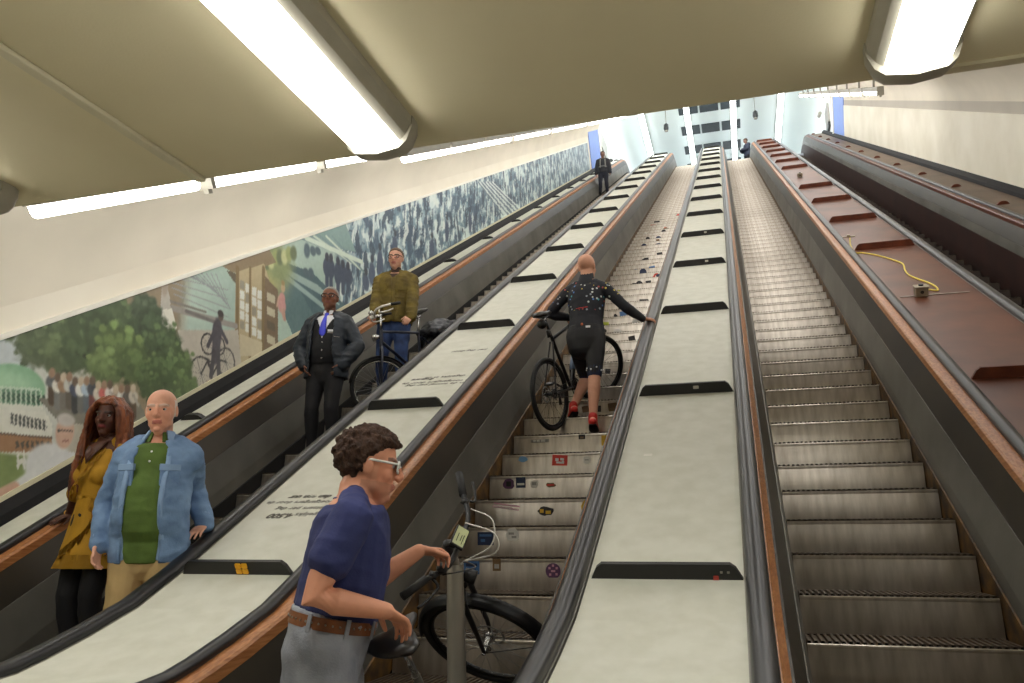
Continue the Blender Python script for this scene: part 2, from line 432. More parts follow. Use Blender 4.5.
# ------------------------------------------------------------------ lamps
def ceiling_lamp(x, y1, ln, label):
    root = empty('ceiling_lamp', (x, y1, 3.25), label, 'lamp', 'wide lamps under the low ceiling')
    def half(w, z0, z1, k=9):
        return [(w*math.cos(PI*i/k+PI), z0+(z1-z0)*abs(math.sin(PI*i/k))**.75) for i in range(k+1)]
    bm = B(); pr = [(-.16, 0), (-.16, -.04), (-.135, -.085), (-.108, -.110), (.108, -.110), (.135, -.085), (.16, -.04), (.16, 0)]
    a = [[bm.verts.new((x_, y, z)) for x_, z in pr] for y in (-ln, -.06)]
    for i in range(len(pr)): bm.faces.new((a[0][i], a[0][(i+1) % 8], a[1][(i+1) % 8], a[1][i]))
    bm.faces.new(a[0]); bm.faces.new(a[1][::-1])
    o = obj('housing', bm, M_lamp_grey, root, world=False)
    bm = B(); pr = [(-.107, -.112), (-.108, -.130), (-.07, -.146), (0, -.152), (.07, -.146), (.108, -.130), (.107, -.112)]
    a = [[bm.verts.new((x_, y, z)) for x_, z in pr] for y in (-ln+.04, -.10)]
    for i in range(len(pr)): bm.faces.new((a[0][i], a[0][(i+1) % 7], a[1][(i+1) % 7], a[1][i]))
    bm.faces.new(a[0]); bm.faces.new(a[1][::-1])
    obj('diffuser', bm, L_fix, root, world=False)
    bm = B(); rs = []
    for j in range(7):
        t = j/6; q = math.sqrt(1-(t*.96)**2)
        pr = [(-.165, 0), (-.165, -.05), (-.14, -.115), (-.105, -.145), (0, -.16), (.105, -.145), (.14, -.115), (.165, -.05), (.165, 0)]
        rs.append([bm.verts.new((x_*(.55+.45*q), -.105 + (0 if j == 0 else .03+.11*t), z*(.5+.5*q))) for x_, z in pr])
    for p, q in zip(rs[:-1], rs[1:]):
        for i in range(9): bm.faces.new((p[i], p[(i+1) % 9], q[(i+1) % 9], q[i]))
    bm.faces.new(rs[0]); bm.faces.new(rs[-1][::-1])
    obj('end_cap', bm, M_lamp_grey, root, smooth=True, sharp=40, world=False)
    return root
ceiling_lamp(-1.455, 2.98, 1.75, 'lit wide lamp on the low ceiling, its end over the picture wall')
ceiling_lamp(.71, 2.98, 1.75, 'lit wide lamp on the low ceiling above the brown deck')
ceiling_lamp(-3.74, 2.98, 1.75, 'wide ceiling lamp of which only the end shows, nearest the picture wall')
# unseen lamps added over the landing to brighten its ceiling and near end
for i, x in enumerate((-3.74, -1.455, .71, 3.0)):
    for y1 in (2.98, .3) if i in (0, 3) else (2.98,):
        if y1 == 2.98 and i < 3: continue
        ceiling_lamp(x, y1, 1.75, 'wide lamp added on the low landing ceiling, out of view, to brighten the near end')

def row_light(x, w, s0, ln, label, grp, hook, sgn):
    root = empty('tube_light', onslope(s0, w, x), label, 'lamp', grp, rot=(PI/6, 0, 0))
    bm = B(); box(bm, -.06, .06, 0, ln, .03, .125); bevel(bm, .012, 2); obj('housing', bm, M_lamp_grey, root, world=False)
    bm = B(); pr = [(.045*math.cos(PI+PI*i/6), .03-.075*math.sin(PI*i/6)**.8) for i in range(7)]
    a = [[bm.verts.new((x_, y, z)) for x_, z in pr] for y in (.03, ln-.03)]
    for i in range(6): bm.faces.new((a[0][i], a[0][i+1], a[1][i+1], a[1][i]))
    bm.faces.new((a[0][0], a[0][6], a[1][6], a[1][0])); bm.faces.new(a[0]); bm.faces.new(a[1][::-1])
    obj('tube', bm, L_row, root, world=False, smooth=True, sharp=60)
    bm = B(); box(bm, -.02, .02, ln*.4, ln*.4+.05, .11, .45); obj('hanger', bm, M_lamp_grey, root, world=False)
    if hook:
        bm = B(); box(bm, -.066, .066, -.02, .03, -.05, .13); box(bm, -.02, .02, -.02, .03, -.085, -.045); obj('joint_clip', bm, M_lamp_grey, root, world=False)
    return root
s = 2.02; i = 0
while s < 33.5:
    ln = 1.69 if i == 0 else 1.88
    row_light(-3.87, 2.64 if i < 3 else 2.53, s, ln-.1, 'tube lamp in the long lit row over the picture wall', 'tube lamps in a row above the picture wall', i in (1, 2, 6, 8, 11, 13), 1)
    s += ln + (.0 if i != 2 else .35); i += 1
s = 16.6; i = 0
while s < 33.5:
    row_light(3.24, 2.34, s, 1.78, 'tube lamp in the long lit row over the right-hand wall', 'tube lamps in a row above the blank wall', True, -1)
    s += 1.88; i += 1
for cx, wl in ((-1.52, 3.18), (.74, 3.18), (2.3, 2.95)):  # rows added out of view to brighten the steps and upper shaft
    for q in range(5):
        o = empty('added_vault_lamp', onslope(4.5+6*q, wl, cx), 'long lamp added under the crown of the vault, out of view, to brighten the shaft', 'lamp', 'added lamps under the vault crown', rot=(PI/6, 0, 0))
        bm = B(); box(bm, -.10, .10, .02, 5.6, -.06, 0); bevel(bm, .02, 2); obj('diffuser', bm, L_vault, o, world=False)
        bm = B(); box(bm, -.13, .13, 0, 5.62, 0, .1); obj('housing', bm, M_lamp_grey, o, world=False)
for c, cx in XC.items():
    o = empty('strip_light', (cx, 36.3, HZ), {1: 'white ceiling strip light in the upper hall, over the picture-wall escalator', 2: 'white ceiling strip light in the upper hall, crossing the dark panels over the stickered escalator', 3: 'white ceiling strip light in the upper hall, crossing the dark panels over the empty escalator', 4: 'white ceiling strip light in the upper hall, nearest the right wall'}[c], 'lamp', 'strip lights of the upper hall')
    bm = B(); box(bm, -.13, .13, -4, 22, -.30, -.20); obj('diffuser', bm, L_hall, o, world=False)
    bm = B(); box(bm, -.14, .14, -4, 22, -.20, -.14); [box(bm, -.02, .02, y_, y_+.04, -.14, -.001) for y_ in range(-4, 22, 3)]; obj('housing', bm, M_white, o, world=False)
for r, y in enumerate((36.56, 38.76, 41.0, 43.2)):
    for q, (x0, x1) in enumerate(((-1.93, -.98), (-.89, .03), (.14, 1.08))):
        bm = B(); box(bm, x0, x1, y, y+.95, HZ-.03, HZ+.02); bevel(bm, .008, 1)
        tag(obj('ceiling_grille', bm, M_dark), 'dark %s panel of the %s row in the upper hall ceiling' % (('left', 'middle', 'right')[q], ('topmost visible', 'second', 'third', 'lowest')[r]), 'grille', 'dark panels in the upper hall ceiling')
w = bpy.data.worlds.new('world'); SC.world = w; w.use_nodes = True
w.node_tree.nodes['Background'].inputs[0].default_value = (1, 1, .96, 1); w.node_tree.nodes['Background'].inputs[1].default_value = 4.2
SC.cycles.use_denoising = True
SC.view_settings.exposure = .4
# ------------------------------------------------------------------ reading places off surfaces
def on_slope(px, py, W=WD):
    d = at(px, py, 1) - Vector((0, 0, CAMZ)); o = Vector((0, 0, CAMZ)); nrm = Vector((0, -S30, C30))
    t = (nrm.dot(onslope(0, W)) - nrm.dot(o))/nrm.dot(d); return o + d*t
def on_x(px, py, x):
    d = at(px, py, 1) - Vector((0, 0, CAMZ)); t = x/d.x; return Vector((0, 0, CAMZ)) + d*t
def slope_sw(p): return ((p.y-Y0)*C30 + p.z*S30, -(p.y-Y0)*S30 + p.z*C30)

# ------------------------------------------------------------------ the long picture on the left wall
def mural():
    sv = np.concatenate([np.arange(.1, 9.2, .012), np.arange(9.2, 29.4, .035)])
    wv = np.concatenate([np.linspace(.785, 1.80, 86)])
    S_, W_ = np.meshgrid(sv, wv, indexing='ij'); ns, nw = S_.shape
    Y = Y0 + S_*C30 - W_*S30; Z = S_*S30 + W_*C30
    rng = np.random.RandomState(3)
    tab = rng.rand(256, 256)
    def vn(x, y):
        xi = np.floor(x).astype(int); yi = np.floor(y).astype(int); fx = x-xi; fy = y-yi
        fx = fx*fx*(3-2*fx); fy = fy*fy*(3-2*fy)
        g = lambda a, b: tab[a % 256, b % 256]
        return (g(xi, yi)*(1-fx)+g(xi+1, yi)*fx)*(1-fy) + (g(xi, yi+1)*(1-fx)+g(xi+1, yi+1)*fx)*fy
    def fbm(x, y, o=4):
        r = 0; a = .5
        for k_ in range(o): r = r + a*vn(x*2**k_+17*k_, y*2**k_+9*k_); a *= .5
        return r/(1-.5**o)
    C = np.zeros((ns, nw, 3))
    def put(mask, rgb):
        nonlocal C
        mask = np.clip(mask, 0, 1)[..., None]; rgb = np.asarray(rgb, float)
        C = C*(1-mask) + rgb*mask
    def ss(x, a, b): t = np.clip((x-a)/(b-a), 0, 1); return t*t*(3-2*t)
    def P(px, py):
        p = on_x(px, py, XL+.02); return np.array((p.y, p.z))
    def ell(c, rx, rz, rgb, soft=.15, rough=0., fr=20):
        d = np.sqrt(((Y-c[0])/rx)**2+((Z-c[1])/rz)**2)
        if rough: d = d + rough*(fbm(Y*fr, Z*fr)-.5)
        put(1-ss(d, 1-soft, 1+soft), rgb)
    def poly(pts, rgb, soft=0):
        pts = [np.asarray(p) for p in pts]; ins = np.zeros(Y.shape, bool); n = len(pts)
        for i in range(n):
            a, b = pts[i], pts[(i+1) % n]
            if abs(a[1]-b[1]) < 1e-9: continue
            c = ((a[1] > Z) != (b[1] > Z)) & (Y < (b[0]-a[0])*(Z-a[1])/(b[1]-a[1])+a[0]); ins ^= c
        put(ins*1., rgb)
    def seg(a, b, w, rgb):
        a, b = np.asarray(a), np.asarray(b); d = b-a; L2 = d@d
        t = np.clip(((Y-a[0])*d[0]+(Z-a[1])*d[1])/L2, 0, 1)
        q = np.hypot(Y-a[0]-t*d[0], Z-a[1]-t*d[1]); put(1-ss(q, w*.7, w*1.1), rgb)
    def circ(c, r, w, rgb):
        q = np.abs(np.hypot(Y-c[0], Z-c[1])-r); put(1-ss(q, w*.7, w*1.2), rgb)
    n1 = fbm(Y*1.2, Z*1.2); n2 = fbm(Y*7, Z*7); n3 = fbm(Y*14, Z*9); n4 = fbm(Y*30, Z*30)
    # right-hand two thirds: blue-grey splintered crowd picture
    base = np.stack([120+70*(n2-.5)*2, 148+62*(n2-.5)*2, 162+52*(n2-.5)*2], -1)
    C = base.copy()
    crk = fbm(Y*5+2*n2, Z*2.2+W_*3, 4)
    put(ss(crk, .52, .64), (208, 224, 222)); put(ss(.44-crk, 0, .10)*.95, (52, 72, 96))
    crk2 = fbm(Y*12+4*n1, Z*4, 4)
    put(ss(crk2, .58, .66)*.9, (226, 236, 230)); put(ss(.40-crk2, 0, .06)*.9, (40, 56, 76))
    put(ss(.38-fbm(Y*9+7, Z*3+2, 3), 0, .08)*.8, (64, 88, 110))
    put(ss(Y, 18, 27)*.35, (150, 170, 190))
    for i in range(10):                          # swept arc of pale lines in the middle
        a = P(478+i*1.6, 182); b = P(503+i*2.6, 215); seg(a, b, .02, (222, 232, 228) if i % 2 else (96, 112, 128))
    # tall dark figures
    for px, py, h in ((372, 262, 24), (380, 250, 26), (366, 275, 16), (395, 236, 20), (432, 238, 24), (447, 220, 22), (470, 212, 20)):
        a = P(px, py); b = P(px, py+h); ell((a+b)/2, .10, (a[1]-b[1])/2, (58, 72, 98), .2, .3)
        ell(a+np.array((0, .05)), .05, .06, (40, 46, 60), .2)
    # sea-green concourse with people and the long rail
    mk = ss(9.0-Y, 0, .5)*ss(Y-5.9, -.2, .2)
    put(mk, np.stack([168+40*(n1-.5), 194+36*(n1-.5), 182+30*(n1-.5)], -1))
    poly([P(300, 233), P(345, 222), P(356, 252), P(322, 246)], (120, 152, 150))
    for i in range(7): seg(P(296+i*6, 236), P(340+i*4, 254+i*3), .018, (206, 222, 206) if i % 2 else (110, 140, 142))
    seg(P(306, 238), P(362, 262), .035, (214, 230, 214))
    poly([P(262, 262), P(290, 268), P(330, 300), P(318, 352), P(300, 352)], (74, 106, 112))
    poly([P(284, 262), P(312, 272), P(352, 312), P(346, 336), P(322, 330)], (58, 88, 98))
    for i in range(8): seg(P(272+i*3, 262+i*2.2), P(318+i*3, 286+i*2.6), .014, (150, 176, 172))
    seg(P(285, 276), P(338, 318), .035, (150, 178, 176))
    for px, py, h in ((327, 257, 27), (331, 258, 28), (338, 261, 33), (343, 264, 28), (348, 266, 24)):
        a = P(px, py); b = P(px, py+h)
        ell((a*.62+b*.38), .10, (a[1]-b[1])*.36, (44, 56, 80), .12); seg((a+b)/2, b, .05, (44, 56, 80)); ell(a, .05, .06, (34, 40, 56), .2)
    for px, py, h in ((307, 243, 15), (313, 246, 10), (306, 268, 9), (311, 268, 12), (318, 247, 8)):
        a = P(px, py); b = P(px, py+h); ell((a+b)/2, .07, (a[1]-b[1])/2, (62, 84, 96), .25)
    # gold glow and stalls left of it
    ell(P(262, 266), .45, .35, (196, 184, 112), .6); ell(P(276, 262), .34, .22, (128, 142, 92), .5, .4)
    for i in range(8): ell(P(262+i*4.5, 262-i*1.4+((i*7) % 3)), .07, .09, ((150, 160, 96), (90, 104, 70), (196, 200, 140))[i % 3], .3)
    # house with pale windows
    put(ss(5.95-Y, -.12, .12), (146, 128, 102))
    mk = ss(5.0-Y+.12*(Z-2.6), -.25, .3)
    put(mk, np.stack([204+14*(n1-.5), 206+14*(n1-.5), 198+14*(n1-.5)], -1))
    poly([P(222, 266), P(268, 247), P(276, 262), P(262, 268), P(248, 274), P(232, 272)], (132, 110, 80))
    poly([P(226, 270), P(238, 274), P(240, 288), P(234, 282)], (84, 72, 56))
    poly([P(236, 272), P(264, 264), P(276, 300), P(272, 330), P(262, 360), P(234, 364)], (186, 168, 128))
    for c_, px in enumerate((240, 245.5, 252, 257.5)):
        for py in (280, 290, 300, 310, 320):
            y0 = py + c_*3.2
            poly([P(px, y0), P(px+4.4, y0+1.6), P(px+4.4, y0+10), P(px, y0+8.6)], (232, 234, 226) if (c_*7+py//10) % 4 else (150, 142, 124))
    for px, w_ in ((237.5, .032), (250.2, .022), (263.5, .032)): seg(P(px, 268), P(px-.5, 362), w_, (120, 96, 58))
    poly([P(240, 334), P(262, 342), P(262, 356), P(240, 356)], (206, 192, 158))
    poly([P(265, 276), P(278, 290), P(278, 346), P(264, 356)], (112, 90, 66))
    for py in (292, 306, 320, 334): poly([P(267, py), P(275, py+4), P(275, py+12), P(267, py+8)], (196, 188, 160) if py != 320 else (90, 76, 60))
    a = P(283, 288); ell(a, .042, .055, (196, 168, 126), .25); ell(P(283, 283), .035, .03, (160, 130, 80), .3)
    for dy, rx, rz in ((299, .065, .075), (306, .082, .085)): ell(P(282, dy), rx, rz, (210, 146, 142), .2)
    seg(P(279, 297), P(277, 306), .018, (206, 160, 140)); seg(P(282, 310), P(284, 319), .022, (200, 152, 134)); seg(P(284, 310), P(285, 320), .02, (190, 142, 124))
    # misty street: crane jib, bridge, cyclist
    for i in range(9): seg(P(176+i*5, 270+i*.5), P(214+i*2, 288+i*2.6), .007, (140, 146, 150))
    for i in range(4): seg(P(168+i*2, 276+i*6), P(228, 290+i*9), .006, (150, 154, 156))
    seg(P(172, 308), P(236, 326), .034, (150, 142, 136)); seg(P(166, 300), P(206, 312), .014, (126, 118, 112)); seg(P(186, 311), P(220, 324), .02, (110, 104, 102))
    poly([P(162, 284), P(167, 283), P(170, 300), P(172, 340), P(158, 340)], (190, 184, 174)); ell(P(165, 287), .04, .09, (170, 154, 140), .3)
    poly([P(154, 312), P(172, 308), P(177, 330), P(160, 332)], (228, 224, 212))
    poly([P(178, 330), P(238, 330), P(242, 372), P(190, 402)], (188, 180, 166))
    poly([P(192, 402), P(236, 372), P(242, 366), P(244, 380), P(198, 410)], (150, 138, 122))
    def wheelm(px, py, rr):
        c = P(px, py); circ(c, rr, .011, (56, 52, 52))
        for k_ in range(6): a_ = k_*PI/6; seg(c-np.array((math.cos(a_), math.sin(a_)))*rr, c+np.array((math.cos(a_), math.sin(a_)))*rr, .003, (120, 116, 112))
    for px, py, rr in ((201, 374, .165), (226, 362, .14), (208, 344, .10), (219, 346, .09)): wheelm(px, py, rr)
    for a_, b_ in (((201, 374), (207, 362)), ((207, 362), (220, 360)), ((220, 360), (226, 362)), ((207, 362), (213, 374)), ((213, 374), (220, 360)), ((205, 358), (209, 360))): seg(P(*a_), P(*b_), .012, (46, 42, 44))
    ell(P(217, 334), .075, .17, (62, 58, 68), .15, .2); ell(P(216, 350), .065, .15, (66, 62, 72), .15); seg(P(214, 352), P(211, 376), .032, (58, 54, 62)); seg(P(218, 352), P(219, 378), .034, (62, 58, 66))
    ell(P(221, 316), .042, .055, (84, 68, 62), .2); ell(P(220.5, 313.5), .045, .035, (44, 38, 38), .25); seg(P(214, 332), P(208, 346), .026, (60, 56, 66)); seg(P(221, 330), P(227, 342), .026, (64, 60, 70))
    seg(P(204, 392), P(208, 384), .03, (190, 140, 90))
    # park trees: dabs of foliage, pale on top, over a soft edge of sky
    def tree(px, py, r, col):
        c = P(px, py); ell(c, r*.86, r*.80, [v*.66 for v in col], .22, .6, 16)
        for k_ in range(54):
            q = c + rng.normal(0, .42, 2)*np.array((r, r*.8)); hgt = (q[1]-c[1])/(r*.8)
            f = .74 + .24*hgt + rng.uniform(-.10, .12); g = r*rng.uniform(.10, .20)
            ell(q, g, g*.8, [v*f for v in col], .45, .9, 34)
    put(ss(4.50-Y, 0, .12)*ss(Z-.2-(Y*.30), .0, .5)*.9, (184, 194, 200)); put(ss(3.0-Y+.9*(Z-2.0), -.3, .5)*ss(Z-1.9, 0, .4)*.55, (150, 170, 196))
    for px, py, r, col in ((34, 348, .18, (120, 138, 100)), (48, 342, .24, (104, 124, 84)), (66, 334, .26, (92, 114, 74)), (88, 322, .26, (82, 104, 66)), (108, 312, .22, (80, 104, 66)), (122, 322, .22, (92, 116, 74)),
                           (62, 354, .22, (112, 134, 86)), (84, 346, .26, (88, 112, 70)), (104, 338, .24, (78, 100, 62)), (146, 312, .20, (86, 106, 78)), (150, 330, .25, (72, 94, 62)), (146, 350, .22, (78, 102, 62)), (168, 346, .20, (84, 110, 66)), (180, 366, .20, (100, 128, 74)),
                           (118, 352, .27, (114, 142, 76)), (106, 366, .22, (126, 154, 86)), (134, 364, .22, (106, 134, 72)), (172, 378, .18, (96, 124, 70)), (186, 386, .17, (106, 134, 76)), (160, 372, .2, (92, 120, 68)), (150, 384, .18, (88, 114, 64)), (176, 398, .14, (92, 118, 66))):
        tree(px, py, r, col)
    put(ss(3.02-Y, -.15, .3)*ss(P(40, 352)[1]-Z, -.15, .2)*.35, (176, 182, 180))
    # white round building with green dome
    poly([P(-14, 392), P(40, 402), P(52, 424), P(52, 456), P(-14, 460)], (222, 222, 210))
    ell(P(16, 386), .25, .155, (128, 178, 138), .06); ell(P(13, 382), .18, .07, (156, 200, 162), .6)
    poly([P(-14, 386), P(39, 390), P(40, 406), P(-14, 402)], (92, 136, 106)); poly([P(-14, 385), P(40, 388.5), P(40, 391), P(-14, 387.5)], (188, 210, 188))
    for px in range(1, 42, 5): seg(P(px, 388+px*.08), P(px, 402+px*.08), .007, (186, 206, 184)); poly([P(px+1, 392+px*.08), P(px+4, 392+px*.08), P(px+4, 401+px*.08), P(px+1, 401+px*.08)], (52, 84, 66))
    poly([P(-14, 402), P(41, 406), P(44, 412), P(-14, 408)], (216, 218, 206))
    poly([P(10, 413), P(47, 421), P(47, 431), P(10, 424)], (64, 68, 66))
    for px in range(10, 49, 4): seg(P(px, 412.5+px*.2), P(px, 425+px*.16), .007, (214, 214, 202))
    poly([P(-16, 432), P(52, 438), P(52, 452), P(-16, 452)], (150, 106, 72)); poly([P(-16, 431), P(52, 437), P(52, 439), P(-16, 433)], (90, 74, 60))
    for px in range(16, 50, 5): poly([P(px, 441), P(px+3, 441.4), P(px+3, 448), P(px, 448)], (70, 62, 54))
    put(ss(4.62-Y, 0, .04)*ss(P(20, 453)[1]-Z, 0, .03), np.stack([112+24*(n3-.5), 132+24*(n3-.5), 72+16*(n3-.5)], -1))
    for dx in (0, 6): seg(P(18+dx, 452), P(18+dx, 468), .010, (226, 226, 216))
    poly([P(17, 459), P(26, 459), P(26, 464), P(17, 464)], (226, 226, 216))
    # row of people from behind, leaning on a wall
    poly([P(38, 398), P(140, 404), P(150, 424), P(60, 424)], (120, 116, 104))
    cols = [(92, 96, 100), (226, 222, 212), (150, 116, 88), (196, 196, 190), (60, 66, 88), (228, 228, 222), (176, 196, 214), (58, 62, 72), (216, 206, 190), (206, 92, 86), (224, 214, 206), (180, 160, 140), (222, 222, 216), (90, 84, 80), (200, 190, 176)]
    for i, c in enumerate(cols):
        px = 52+i*5.8; py = 373+i*1.1 + (i*5 % 7)*.7; a = P(px, py); b = P(px, py+28)
        seg(a*.45+b*.55, b, .040, [v*.5 for v in cols[(i*3+2) % 14]]); ell(a*.70+b*.30, .055, (a[1]-b[1])*.24, c, .2, .25); seg(a*.75+b*.25, a*.45+b*.55+np.array((.06, 0)), .016, [v*.85 for v in c]); ell(a, .030, .038, ((150, 116, 92), (96, 76, 62), (196, 176, 150))[i % 3], .25)
    # elderly man in a white shirt at the lower corner of the picture
    ell(P(50, 466), .22, .17, (220, 222, 224), .12); poly([P(30, 478), P(56, 452), P(78, 452), P(78, 482), P(6, 500)], (216, 218, 222))
    seg(P(38, 474), P(14, 492), .07, (222, 224, 226)); seg(P(14, 488), P(2, 494), .05, (206, 160, 138))
    ell(P(65, 432), .085, .125, (206, 164, 142), .12); ell(P(66, 420), .085, .05, (196, 190, 184), .25); seg(P(58, 430), P(72, 431), .008, (90, 76, 70)); seg(P(59, 431), P(59, 430), .012, (90, 76, 70)); seg(P(62, 441), P(68, 441), .008, (150, 92, 84))
    hz = (.06*ss(9.5-Y, -2, 1) + .12)[..., None]; C = C*(1-hz) + np.array((206, 212, 204))*hz
    C = np.clip(C + (n4[..., None]-.5)*14, 0, 255)/255
    Lc = np.where(C <= .04045, C/12.92, ((C+.055)/1.055)**2.4)
    x = XL+.02
    me = bpy.data.meshes.new('mural')
    co = np.stack([np.full(Y.shape, x), Y, Z], -1).reshape(-1, 3)
    back = co.copy(); 
    idx = np.arange(ns*nw).reshape(ns, nw)
    q = np.stack([idx[:-1, :-1], idx[1:, :-1], idx[1:, 1:], idx[:-1, 1:]], -1).reshape(-1, 4)
    # rim gives the panel its thickness
    per = np.concatenate([idx[:, 0], idx[-1, 1:], idx[-2::-1, -1], idx[0, -2:0:-1]])
    rim = co[per].copy(); rim[:, 0] = XL+.003; o = len(co); m_ = len(per)
    j = np.arange(m_); rq = np.stack([per, o+j, o+(j+1) % m_, per[(j+1) % m_]], -1)
    allv = np.concatenate([co, rim]); allq = np.concatenate([q, rq])
    me.from_pydata(allv.tolist(), [], allq.tolist())
    at_ = me.color_attributes.new('Col', 'FLOAT_COLOR', 'POINT')
    buf = np.ones((len(allv), 4), np.float32); buf[:o, :3] = Lc.reshape(-1, 3); buf[o:, :3] = .6
    at_.data.foreach_set('color', buf.ravel())
    m = mat('printed picture', (255, 255, 255), .45, var=.03, attr='Col')
    return tag(link('mural', me, m), 'long printed picture on the left wall, trees at one end, blue crowds beyond', 'mural')
mural()

# ------------------------------------------------------------------ printed text on the cream deck
M_ink = mat('grey print', (74, 70, 62), .6)
def text_on_deck(txt, px, py, size, shear=.25, off=0.):
    p = on_slope(px, py); cu = bpy.data.curves.new('lettering', 'FONT'); cu.body = txt; cu.size = size; cu.align_x = 'CENTER'; cu.shear = shear; cu.offset = off; cu.extrude = .0004
    tmp = bpy.data.objects.new('tmp', cu); COL.objects.link(tmp)
    me = bpy.data.meshes.new_from_object(tmp.evaluated_get(bpy.context.evaluated_depsgraph_get())); bpy.data.objects.remove(tmp); bpy.data.curves.remove(cu)
    me.name = 'lettering'; me.materials.clear(); me.materials.append(M_ink)
    o = bpy.data.objects.new('lettering', me); COL.objects.link(o); o.parent = D12
    o.location = p + Vector((0, -S30, C30))*.0012; o.rotation_mode = 'XYZ'; o.rotation_euler = (SLOPE @ Matrix.Rotation(PI, 3, 'Z')).to_euler()
    return o
text_on_deck('4.500', 283, 514, .075, .3, .0035); text_on_deck('dagelijks', 312, 513, .062)
text_on_deck('fietsers per dag', 303, 507, .058); text_on_deck('en voetgangers door de', 306, 501, .056); text_on_deck('dan een uur', 312, 495.5, .062, .3, .003)
text_on_deck('in de tunnel per dag', 436, 383.5, .07); text_on_deck('en voetgangers door de', 438, 381, .07); text_on_deck('fietsers', 424, 378.5, .075, .3, .003); text_on_deck('dagelijks in de', 446, 376, .07)
text_on_deck('per dag door', 470, 350, .07)
# yellow four-square mark on the nearest cleat, a red scrap on another
def chip(name, parent, loc, dx, dz, m, th=.003, rot=(PI/6, 0, 0), bev=0.):
    bm = B(); box(bm, -dx, dx, -th, 0, -dz, dz)
    if bev: bevel(bm, bev, 1)
    o = obj(name, bm, m, None); o.parent = parent; o.location = loc; o.rotation_euler = rot; return o
M_yel = mat('yellow mark', (246, 182, 30), .5)
pc = onslope(1.44, WD, -2.645); ey = -.026
for ix in (-1, 1):
    for iz in (-1, 1): chip('yellow_mark', D12, onslope(1.44-.0125, WD+.042+iz*.016, -2.60+ix*.019), .017, .0145, M_yel, bev=.004)
chip('sticker', D23, onslope(1.44-.0125, WD+.015, -.155), .012, .012, mat('red scrap', (176, 62, 50), .6), bev=.003)
for x_ in (-.10, -.13): chip('rivet', D23, onslope(1.44-.0125, WD+.045, x_), .006, .006, M_guide, bev=.002)
for sx, xx in ((3.892, -.30), (8.796, -.28), (11.25, -.33)): chip('sticker', D23, onslope(sx-.0125, WD+.05, xx), .02, .012, mat('pale scrap', (196, 192, 180), .6), bev=.003)

p_ = on_slope(648, 455); s_, _ = slope_sw(p_); chip('paper_scrap', D23, onslope(s_, WD+.0012, p_.x), .026, .016, mat('faded paper', (226, 224, 214), .7), th=.0006, rot=(PI/6-PI/2, 0, 0))
# ------------------------------------------------------------------ yellow cable, clamp box and metal strip on the brown deck
def slope_obj(name, bm, m, s, W, x, parent=None): 
    o = obj(name, bm, m, None); o.location = onslope(s, W, x); o.rotation_euler = (PI/6, 0, 0)
    if parent: o.parent = parent; o.location = o.location - parent.location
    return o
M_cable = mat('yellow cable', (236, 214, 92), .5, var=.06)
pts = [on_slope(*p, WD+.008) for p in ((850, 238), (850.5, 245), (855, 252.5), (862, 252.8), (872, 254.2), (884, 257), (895, 260.5), (903, 264), (905, 270), (909, 275), (918, 279), (928, 282.5), (935, 286), (938, 289.5), (936, 290.5), (929, 289.5))]
c0 = on_slope(850, 238); Ms = (Matrix.Translation(c0) @ SLOPE.to_4x4()).inverted()
bm = B(); tube(bm, [Ms @ p for p in pts], .0085, 8, 4); cable = obj('cable', bm, M_cable, smooth=True); cable.location = c0; cable.rotation_euler = (PI/6, 0, 0)
tag(cable, 'yellow cable snaking down the brown deck', 'cable')
bm = B(); box(bm, -.085, .085, -.015, .015, 0, .012); box(bm, -.02, .02, -.025, .02, .01, .035); bevel(bm, .004, 1)
p = on_slope(848.5, 237); s_, _ = slope_sw(p)
tag(slope_obj('cable_bracket', bm, mat('pale bracket', (196, 184, 160), .5), s_, WD, p.x), 'small pale T bracket at the upper end of the yellow cable', 'bracket')
p0, p1 = on_slope(900, 297.5), on_slope(970, 292)
s_, _ = slope_sw(p0); bm = B(); box(bm, 0, .60, -.012, .012, 0, .008); bevel(bm, .002, 1)
tag(slope_obj('metal_strip', bm, mat('dull metal strip', (150, 140, 130), .45, .5), s_, WD, p0.x), 'thin metal strip lying across the brown deck under the clamp box', 'strip')
def clamp_box(px, py, label):
    p = on_slope(px, py); s_, _ = slope_sw(p)
    root = empty('clamp_box', onslope(s_, WD+.009, p.x), label, 'box', 'boxes on the brown deck', rot=(PI/6, 0, 0))
    bm = B(); box(bm, -.055, .055, -.05, .05, 0, .085); bevel(bm, .006, 2); obj('body', bm, mat('grey clamp', (150, 138, 118), .5, .4), root, world=False)
    bm = B(); box(bm, -.062, .062, -.056, .056, .085, .098); bevel(bm, .004, 1); obj('lid', bm, mat('grey clamp top', (172, 162, 142), .45, .4), root, world=False)
    bm = B(); cyl(bm, (0, 0, .09), (0, 0, .112), .022, 12); obj('knob', bm, M_black, root, world=False)
    bm = B(); cyl(bm, (0, -.048, .045), (0, -.056, .045), .016, 12); obj('socket', bm, M_black, root, world=False)
clamp_box(921, 296.5, 'grey clamp box beside the yellow cable on the brown deck')
clamp_box(800, 177.5, 'grey clamp box on the brown deck, farther up than the cable')

